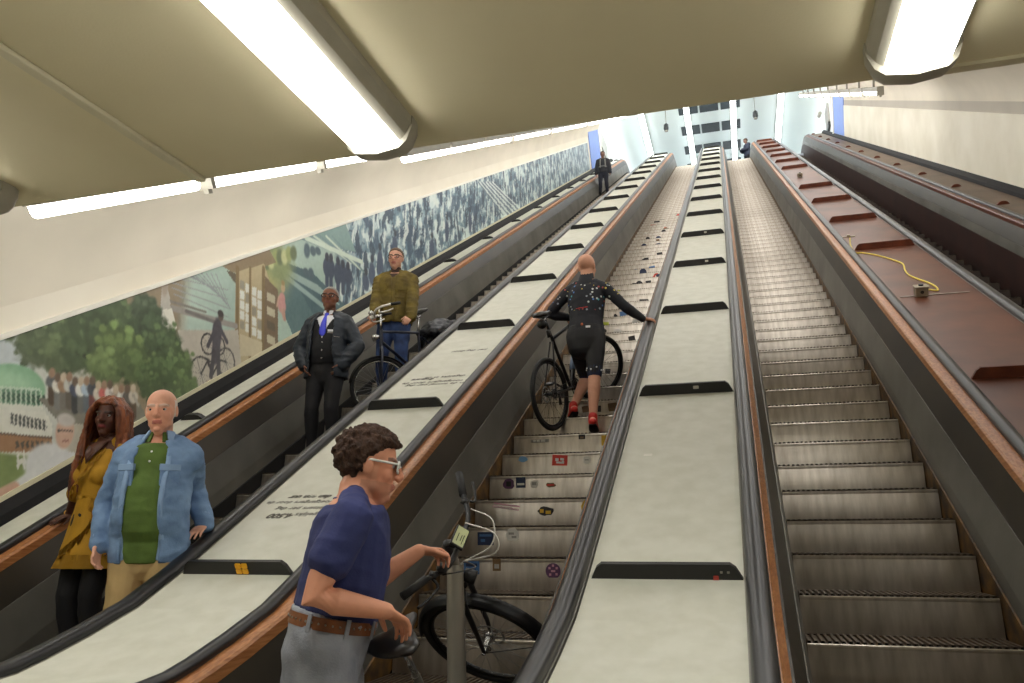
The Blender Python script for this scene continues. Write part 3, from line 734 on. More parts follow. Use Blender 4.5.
# ------------------------------------------------------------------ stickers on the risers of the second escalator
SK = {n: mat('sticker '+n, c, .5, var=v) for n, c, v in (('white', (214, 212, 204), .05), ('red', (206, 62, 48), .1), ('blue', (70, 110, 160), .15), ('sky', (120, 170, 214), .05), ('black', (34, 32, 34), .2),
     ('yellow', (206, 164, 40), .2), ('pink', (206, 150, 170), .1), ('purple', (92, 58, 92), .2), ('grey', (150, 148, 142), .1), ('brown', (110, 84, 52), .2), ('navy', (38, 52, 84), .2), ('lime', (180, 190, 60), .1))}
def sticker(k_, x, z, w, h, col, shape='box', rot=0., deco=None):
    """x from the step's middle, z below its nose"""
    st = STEPS[2].get(k_)
    if not st: return
    bm = B()
    if shape == 'box': box(bm, -w, w, -.0015, 0, -h, h)
    elif shape == 'disc': cyl(bm, (0, 0, 0), (0, -.0015, 0), w, 20)
    elif shape == 'blob':
        rs = random.Random(k_*31+int(x*99)); n = 14
        v = [(w*math.cos(2*PI*i/n)*(.75+.4*rs.random()), h*math.sin(2*PI*i/n)*(.75+.4*rs.random())) for i in range(n)]
        lo = [bm.verts.new((a, 0, b)) for a, b in v]; hi = [bm.verts.new((a, -.0015, b)) for a, b in v]
        bm.faces.new(lo); bm.faces.new(hi[::-1])
        for i in range(n): bm.faces.new((lo[i], lo[(i+1) % n], hi[(i+1) % n], hi[i]))
    ms = [SK[col]]
    if deco:
        ms.append(SK[deco[0]])
        for (dx, dz, dw, dh) in deco[1]:
            vs = box(bm, dx-dw, dx+dw, -.0028, -.0014, dz-dh, dz+dh)
            for f in {f for v in vs for f in v.link_faces}: f.material_index = 1
    o = obj('sticker', bm, ms, None); o.parent = st
    yy = -.001 - .010*math.sin(min(1, max(0, (-z-.036)/.176))*PI*.5)
    o.location = (x, yy-.0035, z); o.rotation_euler = (.05, rot, 0)
def K2(py): # step number whose nose sits at that image row, on the left half of the riser
    s_, _ = slope_sw(on_slope(575, py, 0)); return round((s_-STEP0+.055)/PITCH)
def stk(px, py, w, h, col, shape='box', rot=0., deco=None):
    """place by where it is seen: find the riser plane hit by that line of sight"""
    best = None
    for k_, st in STEPS[2].items():
        wp = mworld(st).translation; d = at(px, py, 1)-Vector((0, 0, CAMZ)); t = wp.y/d.y; q = Vector((0, 0, CAMZ))+d*t
        dz = q.z-wp.z
        if -.205 < dz < -.03: best = (k_, q.x-wp.x, dz); break
    if best: sticker(best[0], best[1], best[2], w, h, col, shape, rot, deco)
stk(540, 441, .085, .015, 'grey', deco=('white', [(-.05, 0, .012, .01), (-.015, 0, .014, .01), (.03, 0, .02, .01)]))
stk(582, 437, .03, .02, 'black', deco=('brown', [(0, -.005, .016, .008)])); stk(605, 441, .03, .05, 'yellow')
stk(523, 459, .045, .026, 'sky', 'blob'); stk(560, 461, .066, .05, 'red', rot=.08, deco=('white', [(-.025, .01, .014, .012), (.02, .015, .016, .01), (0, -.014, .03, .008), (.028, -.01, .01, .012)]))
stk(587, 460, .034, .034, 'white', 'disc', deco=('grey', [(0, 0, .018, .004)]))
stk(509, 484, .055, .05, 'purple', 'blob', deco=('black', [(0, 0, .02, .02)])); stk(521, 483, .04, .045, 'navy', deco=('white', [(0, -.01, .03, .008)])); stk(534.5, 484, .034, .034, 'white', 'disc', deco=('grey', [(0, .002, .018, .012)])); stk(551, 485, .045, .02, 'brown', 'blob', deco=('red', [(0, 0, .03, .006)]))
stk(506, 508, .105, .007, 'pink', rot=.14, deco=('white', [(0, 0, .1, .0025)])); stk(507, 505, .105, .006, 'pink', rot=.14); stk(546, 511, .065, .035, 'black', 'blob', deco=('yellow', [(-.03, 0, .014, .014), (.02, -.01, .02, .012)])); stk(586, 506, .04, .045, 'yellow', 'blob')
stk(486, 539, .06, .048, 'navy', deco=('blue', [(0, .025, .045, .008), (-.02, -.01, .016, .01)])); stk(513, 535, .055, .05, 'white', 'blob', deco=('grey', [(-.01, .01, .02, .008), (.01, -.014, .018, .008)]))
stk(472, 568, .055, .045, 'blue', deco=('navy', [(0, .02, .04, .01), (0, -.018, .03, .01)])); stk(497, 565, .028, .04, 'brown', deco=('grey', [(0, -.008, .016, .014)])); stk(553.5, 571, .05, .05, 'purple', 'disc', deco=('pink', [(0, 0, .014, .006), (-.024, .018, .007, .007), (.024, .018, .007, .007), (.0, .034, .007, .007), (-.02, -.022, .007, .007), (.022, -.02, .007, .007)]))
rs = random.Random(11)
for k_ in range(9, 46):
    for q in range(rs.choice((1, 2, 2, 3))):
        c = rs.choice(('black', 'black', 'grey', 'white', 'blue', 'red', 'yellow', 'navy', 'brown', 'lime', 'grey', 'black'))
        sticker(k_, rs.uniform(-.3, .42), rs.uniform(-.12, -.07), rs.uniform(.025, .07), rs.uniform(.02, .045), c, rs.choice(('box', 'box', 'blob', 'disc')), rs.uniform(-.15, .15))

# ------------------------------------------------------------------ things in the upper hall
def hall_speaker(x, y, label):
    root = empty('hanging_speaker', (x, y, HZ), label, 'speaker', 'loudspeakers hung from the hall ceiling')
    bm = B(); cyl(bm, (0, 0, 0), (0, 0, -.85), .018, 8); obj('rod', bm, M_guide, root, world=False)
    bm = B(); loft(bm, [(0, 0, -.86), (0, 0, -.94), (0, 0, -1.15), (0, 0, -1.26)], [.05, .115, .13, .09], (1, 0, 0), 16, cap=False); obj('body', bm, M_black, root, smooth=True, sharp=40, world=False)
    bm = B(); cyl(bm, (0, 0, -1.25), (0, 0, -1.29), .09, 16); obj('grille', bm, M_lamp_grey, root, world=False)
    bm = B(); box(bm, -.22, .22, -.03, .03, -.03, -.001); obj('mounting_bar', bm, M_guide, root, world=False)
hall_speaker(-2.55, 36.6, 'dark loudspeaker hanging from the hall ceiling, left of the dark panels')
hall_speaker(1.74, 36.6, 'dark loudspeaker hanging from the hall ceiling, right of the dark panels')
bm = B(); box(bm, -5.2, -5.13, 32.3, 33.9, 18.6, 19.35); bevel(bm, .02, 2)
tag(obj('notice_board', bm, mat('grey notice', (168, 172, 168), .5)), 'grey notice board on the hall wall above the man in dark uniform', 'notice board')
bm = B(); box(bm, 4.76, 4.85, 34.9, 35.9, 19.7, 20.6); bevel(bm, .02, 2)
r_ = tag(obj('notice_board', bm, mat('grey notice dark', (150, 146, 140), .5)), 'brownish grey box on the right-hand hall wall, over the brown decks', 'notice board')
bm = B(); box(bm, 4.75, 4.85, 34.95, 35.8, 19.45, 19.68); obj('lower_edge', bm, M_black, r_)
root = empty('security_camera', (4.62, 36.4, 21.0), 'small security camera at the top of the right-hand hall wall', 'camera')
bm = B(); cyl(bm, (0, .35, -.05), (0, -.1, -.12), .08, 12); obj('body', bm, M_lamp_grey, root, world=False)
bm = B(); cyl(bm, (0, .2, -.06), (.22, .25, .1), .025, 8); obj('bracket', bm, M_white, root, world=False)
# ------------------------------------------------------------------ people
V = Vector
def fr(origin, left, fwd, up):
    l, f, u = V(left).normalized(), V(fwd).normalized(), V(up).normalized()
    m = Matrix((l, f, u)).transposed().to_4x4(); m.translation = V(origin); return m
def ik(a, c, l1, l2, pole):
    a, c = V(a), V(c); d = c-a; L_ = min(d.length, (l1+l2)*.999); dn = d.normalized()
    x = (l1*l1 - l2*l2 + L_*L_)/(2*L_); h = math.sqrt(max(0, l1*l1-x*x))
    p = V(pole); p = p - dn*p.dot(dn); p = p.normalized() if p.length > 1e-5 else dn.orthogonal()
    return a + dn*x + p*h, a + dn*L_
def add_head(bm, M, s=1., kind='man'):
    """skull, jaw, brow, nose, lips, cheeks and ears around M (origin between the ears; x left, y forward, z up)"""
    S_ = Matrix.Scale(s, 4); M = M @ S_
    w = .94 if kind == 'woman' else 1.
    ball(bm, (0, -.014, .040), (.074*w, .098, .082), M, 20, 14)
    ball(bm, (0, .012, .000), (.068*w, .082, .080), M, 20, 14)
    loft(bm, [M @ V(p) for p in ((0, .030, .02), (0, .036, -.04), (0, .046, -.080), (0, .052, -.098))], [(.064*w*s, .058*s), (.058*w*s, .052*s), (.044*w*s, .042*s), (.026*w*s, .026*s)], M.to_3x3() @ V((1, 0, 0)), 16)
    for x in (-1, 1):
        ball(bm, (x*.030*w, .079, .030), (.026, .012, .009), M, 12, 8)
        ball(bm, (x*.036*w, .056, -.018), (.026, .026, .030), M, 12, 8)
        ball(bm, (x*.040*w, .012, -.058), (.020, .040, .026), M, 12, 8)
        ball(bm, (x*.074*w, -.008, .004), (.009, .019, .032), M, 12, 8)
        ball(bm, (x*.011, .098, -.022), (.009, .010, .008), M, 10, 6)
    loft(bm, [M @ V(p) for p in ((0, .086, .030), (0, .099, .008), (0, .111, -.016), (0, .104, -.026))], [.008*s, .010*s, .012*s, .010*s], M.to_3x3() @ V((1, 0, 0)), 10)
    ball(bm, (0, .088, -.048), (.023, .011, .0055), M, 12, 6); ball(bm, (0, .087, -.059), (.020, .011, .006), M, 12, 6)
    ball(bm, (0, .072, -.092), (.020, .018, .014), M, 12, 8)
def hand(bm, wrist, d, nrm, side, s=1., curl=(.25, .35, .3), spread=.06, thumb=.6):
    """palm, four bent fingers and a thumb; d points to the knuckles, nrm out of the palm, side = +1 thumb on +(d x nrm)"""
    d = V(d).normalized(); nrm = (V(nrm)-d*V(nrm).dot(d)).normalized(); x = d.cross(nrm)*side; w = V(wrist)
    loft(bm, [w - d*.01*s, w+d*.03*s, w+d*.065*s, w+d*.088*s], [(.026*s, .019*s), (.034*s, .016*s), (.040*s, .014*s), (.039*s, .012*s)], x, 12)
    for i, (o, L_) in enumerate(((.030, .072), (.010, .080), (-.011, .074), (-.031, .058))):
        p = w + d*(.084-.004*abs(i-1))*s + x*o*s; dd = (d + x*spread*(1.5-i)).normalized(); q = [p-dd*.012*s, p]; ang = 0.
        ax = dd.cross(nrm).normalized()
        for j, f in enumerate((.46, .30, .24)):
            ang += curl[j]; v = Matrix.Rotation(ang, 3, ax) @ dd; q.append(q[-1]+v*L_*f*s)
        loft(bm, q, [.0088*s, .0088*s, .0082*s, .0075*s, .0066*s], x, 10)
    p = w + d*.022*s + x*.026*s; a = (d*.55 + x*thumb + nrm*.30).normalized(); b = (d*.85+x*thumb*.35+nrm*.35).normalized()
    loft(bm, [p-a*.01*s, p+a*.034*s, p+a*.034*s+b*.032*s, p+a*.034*s+b*.056*s], [.014*s, .0115*s, .0098*s, .008*s], nrm, 10)
def shell(bm, rings, gap, th=.014, n=28, side=(1, 0, 0)):
    """open-fronted wrap: rings [(centre, a, b, left, fwd)], gap = half angle left open in front"""
    out, inn = [], []
    for i, (c, a, b, l, f) in enumerate(rings):
        g_ = gap[i] if isinstance(gap, (list, tuple)) else (gap, gap); g0, g1 = g_ if isinstance(g_, (list, tuple)) else (g_, g_)
        ro, ri = [], []
        for j in range(n+1):
            t = g0 + (2*PI-g0-g1)*j/n
            v = f*math.cos(t) + l*math.sin(t)
            ro.append(bm.verts.new(c + f*(b*math.cos(t)) + l*(a*math.sin(t)))); ri.append(bm.verts.new(c + f*((b-th)*math.cos(t)) + l*((a-th)*math.sin(t))))
        out.append(ro); inn.append(ri)
    k_ = len(rings)
    for i in range(k_-1):
        for j in range(n):
            bm.faces.new((out[i][j], out[i][j+1], out[i+1][j+1], out[i+1][j])); bm.faces.new((inn[i][j+1], inn[i][j], inn[i+1][j], inn[i+1][j+1]))
        for j in (0, n): bm.faces.new((out[i][j], out[i+1][j], inn[i+1][j], inn[i][j]))
    for i in (0, k_-1):
        for j in range(n): bm.faces.new((out[i][j], out[i][j+1], inn[i][j+1], inn[i][j]))
def folds(amp, sc=9., seed=0, ax=(1, 1, 1)):
    o = V((seed*3.1, seed*1.7, seed*5.3)); ax = V(ax)
    def f(co, n):
        p = V((co.x*ax.x, co.y*ax.y, co.z*ax.z))*sc + o
        return amp*(1.-abs(noise.noise(p))*3.0)*.6 + amp*.5*noise.noise(p*2.3)
    return f

class Figure:
    def __init__(s, label, root, fwd, H=1.75, lean=0., lean_side=0., head=(0, 0, 0), build=None, kind='man', voxel=.007, left=None, group=None, pitch_spine=0., arm=None):
        s.s = H/1.75; s.root = V(root); s.voxel = voxel; s.kind = kind
        f = V(fwd); f.z = 0; f.normalize(); s.f = f; s.u = V((0, 0, 1)); s.l = s.u.cross(f)
        s.b = dict(sh=.175, chest=(.160, .115), waist=(.142, .108), hip=(.165, .118), belly=.0, arm=1., leg=1., neck=.056)
        s.b.update(build or {})
        s.o = empty('person', s.root, label, 'person', group)
        R = Matrix.Rotation(lean, 3, s.l) @ Matrix.Rotation(lean_side, 3, s.f)   # lean > 0 bends forward
        s.R = R
        hipc = s.root + s.u*.90*s.s
        s.hipc = hipc
        tc = s.b.get('tc', 1.)
        s.T = lambda z, x=0., y=0.: hipc + R @ (s.u*((z-.90) if z < 1.0 else .10+(z-1.0)*tc)*s.s + s.l*x*s.s + s.f*y*s.s)
        s.L = lambda z, x=0., y=0.: s.root + s.u*z*s.s + s.l*x*s.s + s.f*y*s.s
        tl, tf, tu = R @ s.l, R @ s.f, R @ s.u; s.tl, s.tf, s.tu = tl, tf, tu
        # head: yaw (+ = to its left), pitch (+ = down), roll
        y, p, r = head
        hl, hf, hu = s.l.copy(), s.f.copy(), s.u.copy()
        bend = Matrix.Rotation(lean*.45, 3, s.l)
        hl, hf, hu = bend @ hl, bend @ hf, bend @ hu
        Y_ = Matrix.Rotation(y, 3, hu); hl, hf = Y_ @ hl, Y_ @ hf
        P_ = Matrix.Rotation(p, 3, hl); hf, hu = P_ @ hf, P_ @ hu
        Q_ = Matrix.Rotation(r, 3, hf); hl, hu = Q_ @ hl, Q_ @ hu
        s.neck = s.T(1.475, 0, -.012)
        s.hc = s.neck + (tu*.5+hu*.5).normalized()*.163*s.s + hf*(.030+s.b.get('hfwd', 0))*s.s - tu*s.b.get('hdown', 0)*s.s
        s.HM = fr(s.hc, hl, hf, hu); s.hs = s.s*s.b.get('head', 1.09)
        s.sh = {q: s.T(1.385, q*s.b['sh'], -.01) for q in (1, -1)}
        s.hip = {q: s.hipc + s.l*q*.092*s.s for q in (1, -1)}
        s.el, s.wr, s.kn, s.an, s.toe, s.hands = {}, {}, {}, {}, {}, {}
    def arm(s, q, wrist, pole, hd=None, hn=None, **k):
        L1, L2 = .285*s.s, .255*s.s
        s.el[q], s.wr[q] = ik(s.sh[q], wrist, L1, L2, pole); s.hands[q] = (hd, hn, k); return s
    def leg(s, q, ankle, pole=None, toe=None):
        s.kn[q], s.an[q] = ik(s.hip[q], ankle, .425*s.s, .405*s.s, pole or s.f)
        s.toe[q] = V(toe) if toe else s.f*.9
    def stand(s, spread=.10, fwd=(0., 0.), dz=(0., 0.)):
        for q, y, z in ((1, fwd[0], dz[0]), (-1, fwd[1], dz[1])): s.leg(q, s.L(.085, q*spread, y) + s.u*z)
    def torso_rings(s, z0, z1, t=0., extra=None):
        b = s.b; k = s.s
        base = [(.80, b['hip'][0]*.93, b['hip'][1]*.9, 0.), (.86, b['hip'][0], b['hip'][1], 0), (.93, b['hip'][0]*1.02, b['hip'][1], .0), (1.0, (b['hip'][0]+b['waist'][0])/2, (b['hip'][1]+b['waist'][1])/2 + b['belly']*.8, b['belly']*.5),
                (1.08, b['waist'][0], b['waist'][1]+b['belly'], .004+b['belly']*.7), (1.18, (b['waist'][0]+b['chest'][0])/2, (b['waist'][1]+b['chest'][1])/2 + b['belly']*.7, .006+b['belly']*.5), (1.28, b['chest'][0], b['chest'][1], .006), (1.36, b['chest'][0]*1.0, b['chest'][1]*.93, .0), (1.41, b['chest'][0]*.92, b['chest'][1]*.82, -.006), (1.44, b['chest'][0]*.74, b['chest'][1]*.68, -.010), (1.475, .085, .064, -.012)]
        if extra: base = [extra(r) for r in base]
        return [(s.T(z, 0, y), (a*k+t, bb*k+t)) for z, a, bb, y in base if z0-1e-6 <= z <= z1+1e-6]
    def arm_loft(s, bm, q, t=0., upto=1., r=None, start=0.):
        k = s.s*s.b['arm']; A, E_, W_ = s.sh[q], s.el[q], s.wr[q]
        pts = [A, A.lerp(E_, .35), A.lerp(E_, .8), E_, E_.lerp(W_, .3), E_.lerp(W_, .7), W_]
        rad = r or [.056, .050, .043, .042, .043, .034, .027]
        rad = [x*k+t for x in rad]
        fr_ = [0, .175, .4, .5, .65, .85, 1.]
        P_, R_ = [], []
        for p, x, f in zip(pts, rad, fr_):
            if f <= upto: P_.append(p); R_.append(x)
        if upto < 1 and upto not in fr_:
            i = [j for j, f in enumerate(fr_) if f < upto][-1]; g_ = (upto-fr_[i])/(fr_[i+1]-fr_[i])
            P_.append(pts[i].lerp(pts[i+1], g_)); R_.append(rad[i]*(1-g_)+rad[i+1]*g_)
        loft(bm, P_, R_, s.tf, 14)
    def trap(s, bm, q, t=0.):
        k = s.s; t0 = s.T(1.50, q*.022, -.015) if t == 0 else s.T(1.470, q*.060, -.015)
        loft(bm, [t0, s.T(1.455, q*.085, -.014), s.sh[q].lerp(s.T(1.44, q*.12, -.012), .35), s.sh[q]-s.tu*.012*k], [.034*k+t*.4, (.039 if t == 0 else .042)*k+t*.7, (.044 if t == 0 else .046)*k+t*.9, .052*k+t*.9], s.tf, 12)
    def leg_loft(s, bm, q, t=0., upto=1., r=None, flare=0.):
        k = s.s*s.b['leg']; A, K_, N_ = s.hip[q], s.kn[q], s.an[q]
        pts = [A+s.u*.01, A.lerp(K_, .3), A.lerp(K_, .75), K_, K_.lerp(N_, .28), K_.lerp(N_, .7), N_]
        rad = [x*k+t for x in (r or [.088, .083, .064, .056, .057, .042, .036])]
        fr_ = [0, .15, .375, .5, .64, .85, 1.]
        P_ = [p for p, f in zip(pts, fr_) if f <= upto]; R_ = [x for x, f in zip(rad, fr_) if f <= upto]
        if upto < 1 and upto not in fr_:
            i = len(P_)-1; g_ = (upto-fr_[i])/(fr_[i+1]-fr_[i]); P_.append(pts[i].lerp(pts[i+1], g_)); R_.append(rad[i]*(1-g_)+rad[i+1]*g_)
        loft(bm, P_, R_, s.l, 16)
    def body(s, skin, lips=None, brow=(70, 52, 40), shade=None, hairpaint=None):
        bm = B()
        rr = s.torso_rings(.86, 1.48)
        loft(bm, [p for p, _ in rr], [r for _, r in rr], s.tl, 20)
        loft(bm, [s.neck - s.tu*.04*s.s, s.neck+s.tu*.03*s.s, s.hc - s.HM.to_3x3() @ V((0, .012, .03))*s.s], [(.075*s.s, .062*s.s), s.b['neck']*s.s, s.b['neck']*.98*s.s], s.tl, 14)
        for q in (1, -1):
            if q in s.el:
                s.arm_loft(bm, q); s.trap(bm, q)
                hd, hn, k = s.hands[q]
                hd = V(hd) if hd else (s.wr[q]-s.el[q]); hn = V(hn) if hn else -s.l*q
                k = dict(k); sd = k.pop('side', None)
                if sd is None: sd = 1 if (hd.cross(hn)).dot(s.f) > 0 else -1
                hand(bm, s.wr[q], hd, hn, sd, s.s, **k)
            if q in s.kn:
                s.leg_loft(bm, q); d = s.toe[q].normalized()
                loft(bm, [s.an[q]-d*.03-s.u*.03*s.s, s.an[q]+d*.06*s.s-s.u*.04*s.s, s.an[q]+d*.14*s.s-s.u*.055*s.s], [.034*s.s, .034*s.s, .024*s.s], s.l, 10)
        add_head(bm, s.HM, s.hs, s.kind)
        o = remeshed('body', bm, mat('skin', (255, 255, 255), .5, var=.05, scale=40, attr='Col', spec=.35), s.o, s.voxel, 4)
        inv = s.HM.inverted(); sk = V(lin(skin)); lp = V(lin(lips)) if lips else V((sk.x*.86, sk.y*.6, sk.z*.58)); bw = V(lin(brow))
        hp = hairpaint; hcol = V(lin(hp[0])) if hp else None
        def col(co):
            p = inv @ co; p = p/s.hs
            c = sk
            if p.length < .17:
                if abs(p.x) < .024 and -.064 < p.z < -.044 and p.y > .078: c = lp
                elif .010 < abs(p.x) < .054 and .026 < p.z < .042 - abs(abs(p.x)-.03)*.12 and p.y > .055: c = sk.lerp(bw, .75)
                elif p.y > .03 and p.z < .02: c = V((min(1, sk.x*1.03), sk.y*.93, sk.z*.90))
                if shade and p.z < -.045 and p.y > -.02 and c is not lp: c = c.lerp(V(lin(shade)), .35)
                if hp and hp[1](p): c = hcol.lerp(sk, hp[2])
            return c
        paint(o, col); s.body_o = o
        for x in (-1, 1):
            bm = B(); c = V((x*.031*(.94 if s.kind == 'woman' else 1), .0735, .012)); ball(bm, c, (.0125, .0115, .0095), s.HM @ Matrix.Scale(s.hs, 4), 16, 10)
            e = obj('eye', bm, mat('eye', (255, 255, 255), .2, var=.01, attr='Col'), s.o, smooth=True)
            m_ = inv; paint(e, lambda co: (.03, .02, .015) if ((inv @ co)/s.hs - c).x**2 + ((inv @ co)/s.hs - c).z**2 < .0058**2 else (.50, .47, .44))
        return o
    def cloth(s, name, fn, m, voxel=None, disp=None, smooth=2):
        bm = B(); fn(bm); return remeshed(name, bm, m, s.o, voxel or s.voxel*1.25, smooth, disp)
    def top(s, z0, z1, t, upto, name, m, amp=.004, seed=1, r=None, extra=None, more=None, smooth=2):
        def fn(bm):
            rr = s.torso_rings(z0, z1, t, extra); loft(bm, [p for p, _ in rr], [x for _, x in rr], s.tl, 20, cap=False)
            for q in s.el: s.arm_loft(bm, q, t*.6, upto, r); s.trap(bm, q, t)
            if more: more(bm)
        return s.cloth(name, fn, m, disp=folds(amp, 8., seed, (1, 1, 1.6)), smooth=smooth)
    def trousers(s, t, upto, name, m, amp=.004, seed=2, z1=1.0, r=None):
        def fn(bm):
            rr = s.torso_rings(.80, z1, t); loft(bm, [p for p, _ in rr], [x for _, x in rr], s.tl, 20, cap=False); loft(bm, [rr[0][0], rr[1][0]], [rr[0][1], rr[1][1]], s.tl, 20)
            for q in s.kn: s.leg_loft(bm, q, t, upto, r)
        return s.cloth(name, fn, m, disp=folds(amp, 9., seed, (1, 1, .8)))
    def shoes(s, m, sole=None):
        for q in s.kn:
            bm = B(); d = s.toe[q].normalized(); a = s.an[q]; k = s.s; sd = d.cross(s.u)
            loft(bm, [a-d*.055*k-s.u*.05*k, a-d*.0-s.u*.035*k, a+d*.07*k-s.u*.05*k, a+d*.15*k-s.u*.062*k, a+d*.185*k-s.u*.066*k], [(.034*k, .034*k), (.040*k, .046*k), (.046*k, .034*k), (.044*k, .022*k), (.03*k, .016*k)], sd, 14)
            loft(bm, [a+s.u*.02*k, a-s.u*.03*k], [.042*k, .044*k], s.l, 12)
            o = remeshed('shoe', bm, m, s.o, max(.006, s.voxel), 2)
            if sole:
                bm = B(); loft(bm, [a-d*.07*k-s.u*.078*k, a-s.u*.078*k, a+d*.1*k-s.u*.08*k, a+d*.19*k-s.u*.078*k], [(.034*k, .009), (.042*k, .009), (.048*k, .009), (.034*k, .009)], sd, 12); obj('sole', bm, sole, o, smooth=True)
    def hair_cap(s, name, m, th=.010, zmin=.02, front=.06, back=-.06, amp=.003, sc=60, voxel=None, lumps=None):
        """hair over the skull, cut by a hairline that falls from the forehead to the nape"""
        bm = B(); M = s.HM @ Matrix.Scale(s.hs, 4)
        n, k_ = 28, 12; w = .94 if s.kind == 'woman' else 1.
        for c, r in (((0, -.014, .040), (.074*w, .098, .082)),):
            rows = []
            for i in range(k_+1):
                row = []
                for j in range(n):
                    az = 2*PI*j/n; fy = math.cos(az)              # +1 front, -1 nape
                    lim = front if fy > .5 else (zmin + (front-zmin)*max(0, (fy+.1)/.6) if fy > -.1 else zmin + (back-zmin)*min(1, (-.1-fy)/.6))
                    v0 = max(-1, min(1, (lim-c[2])/(r[2]+th))); el = math.asin(v0) + (PI/2-math.asin(v0))*i/k_
                    row.append(bm.verts.new(M @ V((c[0]+(r[0]+th)*math.cos(el)*math.sin(az), c[1]+(r[1]+th)*math.cos(el)*fy, c[2]+(r[2]+th)*math.sin(el)))))
                rows.append(row)
            for a, b in zip(rows[:-1], rows[1:]):
                for j in range(n): bm.faces.new((a[j], a[(j+1) % n], b[(j+1) % n], b[j]))
            bm.faces.new(rows[0][::-1]); bm.faces.new(rows[-1])
        if lumps: lumps(bm, M)
        return remeshed(name, bm, m, s.o, voxel or max(.005, s.voxel*.8), 1, lambda co, nn: amp*noise.noise(co*sc)+amp*.6*noise.noise(co*sc*2.1))
    def glasses(s, m, r=(.026, .019), w=.0028, z=.012, lens=None):
        bm = B(); M = s.HM @ Matrix.Scale(s.hs, 4); y = .0985
        for x in (-1, 1):
            c = V((x*.033, y, z)); n = 20; pts = []
            for i in range(n+1):
                a = 2*PI*i/n; ex = abs(math.cos(a))**.7*(1 if math.cos(a) >= 0 else -1); ez = abs(math.sin(a))**.7*(1 if math.sin(a) >= 0 else -1)
                pts.append(M @ (c + V((r[0]*ex, -abs(x*.033+r[0]*ex)*.12, r[1]*ez))))
            loft(bm, pts, w*s.hs, (0, 0, 1), 6, cap=False)
            loft(bm, [M @ V((x*.058, y-.006, z+.008)), M @ V((x*.074, .05, z+.008)), M @ V((x*.079, -.005, z+.008)), M @ V((x*.076, -.02, z-.01))], [w*1.1*s.hs]*4, (0, 0, 1), 6, cap=False)
        loft(bm, [M @ V((-.009, y, z+.004)), M @ V((0, y+.004, z+.006)), M @ V((.009, y, z+.004))], [w*s.hs]*3, (0, 0, 1), 6, cap=False)
        g_ = obj('glasses', bm, m, s.o, smooth=True)
        if lens:
            for x in (-1, 1):
                bm = B(); ball(bm, (x*.033, y-.004, z), (r[0]*.96, .0016, r[1]*.94), M, 16, 8); obj('lens', bm, lens, g_, smooth=True)
        return g_
    def slab(s, name, m, pts, th, parent=None, w=None):
        """thin sewn-on piece: ribbon of given half widths along pts"""
        bm = B(); loft(bm, pts, [(a, th) for a in w], s.tl, 10); return obj(name, bm, m, parent or s.o, smooth=True)
# ------------------------------------------------------------------ materials of clothes
M_denim = mat('denim blue', (122, 152, 190), .8, scale=9, rgb2=(92, 120, 158), bump=.25, bscale=140)
M_denim2 = mat('denim seam', (132, 160, 196), .8, var=.1)
M_green = mat('green polo', (82, 106, 44), .85, var=.1, scale=14, bump=.15, bscale=160)
M_khaki = mat('khaki trousers', (178, 152, 104), .85, var=.08, bump=.1)
M_mustard = mat('mustard dress', (176, 130, 24), .8, var=.10, scale=10, bump=.15, bscale=120)
M_blackc = mat('black cloth', (15, 15, 20), .8, var=.2, bump=.1)
M_navyc = mat('dark navy cloth', (30, 34, 46), .75, var=.15, bump=.1)
M_coat = mat('dark blue jacket', (30, 39, 50), .55, var=.18, scale=7, bump=.15)
M_navyT = mat('navy t-shirt', (38, 46, 96), .8, var=.1, scale=8, bump=.12, bscale=120)
M_grey_jeans = mat('grey jeans', (158, 162, 172), .85, scale=6, rgb2=(124, 128, 138), bump=.25, bscale=130)
M_jeans = mat('blue jeans', (58, 82, 132), .85, scale=7, rgb2=(34, 46, 78), bump=.2, bscale=120)
M_olive = mat('olive jacket', (112, 96, 34), .8, scale=9, rgb2=(84, 70, 24), bump=.2, bscale=90)
M_whitec = mat('white shirt', (232, 232, 236), .7, var=.04)
M_bluetie = mat('blue tie', (58, 66, 214), .5, var=.1)
M_leather = mat('brown leather', (134, 78, 36), .5, rgb2=(96, 54, 26), scale=14, bump=.1)
M_shoe = mat('black shoe', (24, 22, 22), .4, var=.15)
M_hair_dk = mat('dark brown hair', (62, 44, 34), .8, var=.45, scale=60, bump=.8, bscale=140, spec=.25, stretch=(1, 1, .5))
M_hair_grey = mat('grey hair', (150, 146, 142), .6, var=.2, scale=80, bump=.4, bscale=180)
M_hair_white = mat('white hair', (206, 200, 192), .6, var=.12, scale=80, bump=.4, bscale=180)
M_hair_brown = mat('short brown hair', (98, 76, 56), .6, var=.25, scale=80, bump=.4, bscale=180)
M_hair_red = mat('red brown hair', (140, 76, 38), .42, scale=26, rgb2=(74, 34, 20), bump=.6, bscale=70, stretch=(1, 1, .25))
M_gold = mat('gold', (206, 160, 70), .3, .9)
M_silver = mat('silver', (196, 196, 196), .25, .9)
M_frame_w = mat('white glasses frame', (226, 226, 220), .35)
M_frame_b = mat('dark glasses frame', (26, 22, 22), .35)
M_lens_d = mat('dark lens', (40, 36, 34), .12)
M_red = mat('red shoe', (206, 44, 34), .5, var=.15)
M_jersey = mat('black cycling jersey', (26, 28, 36), .75, var=.15)
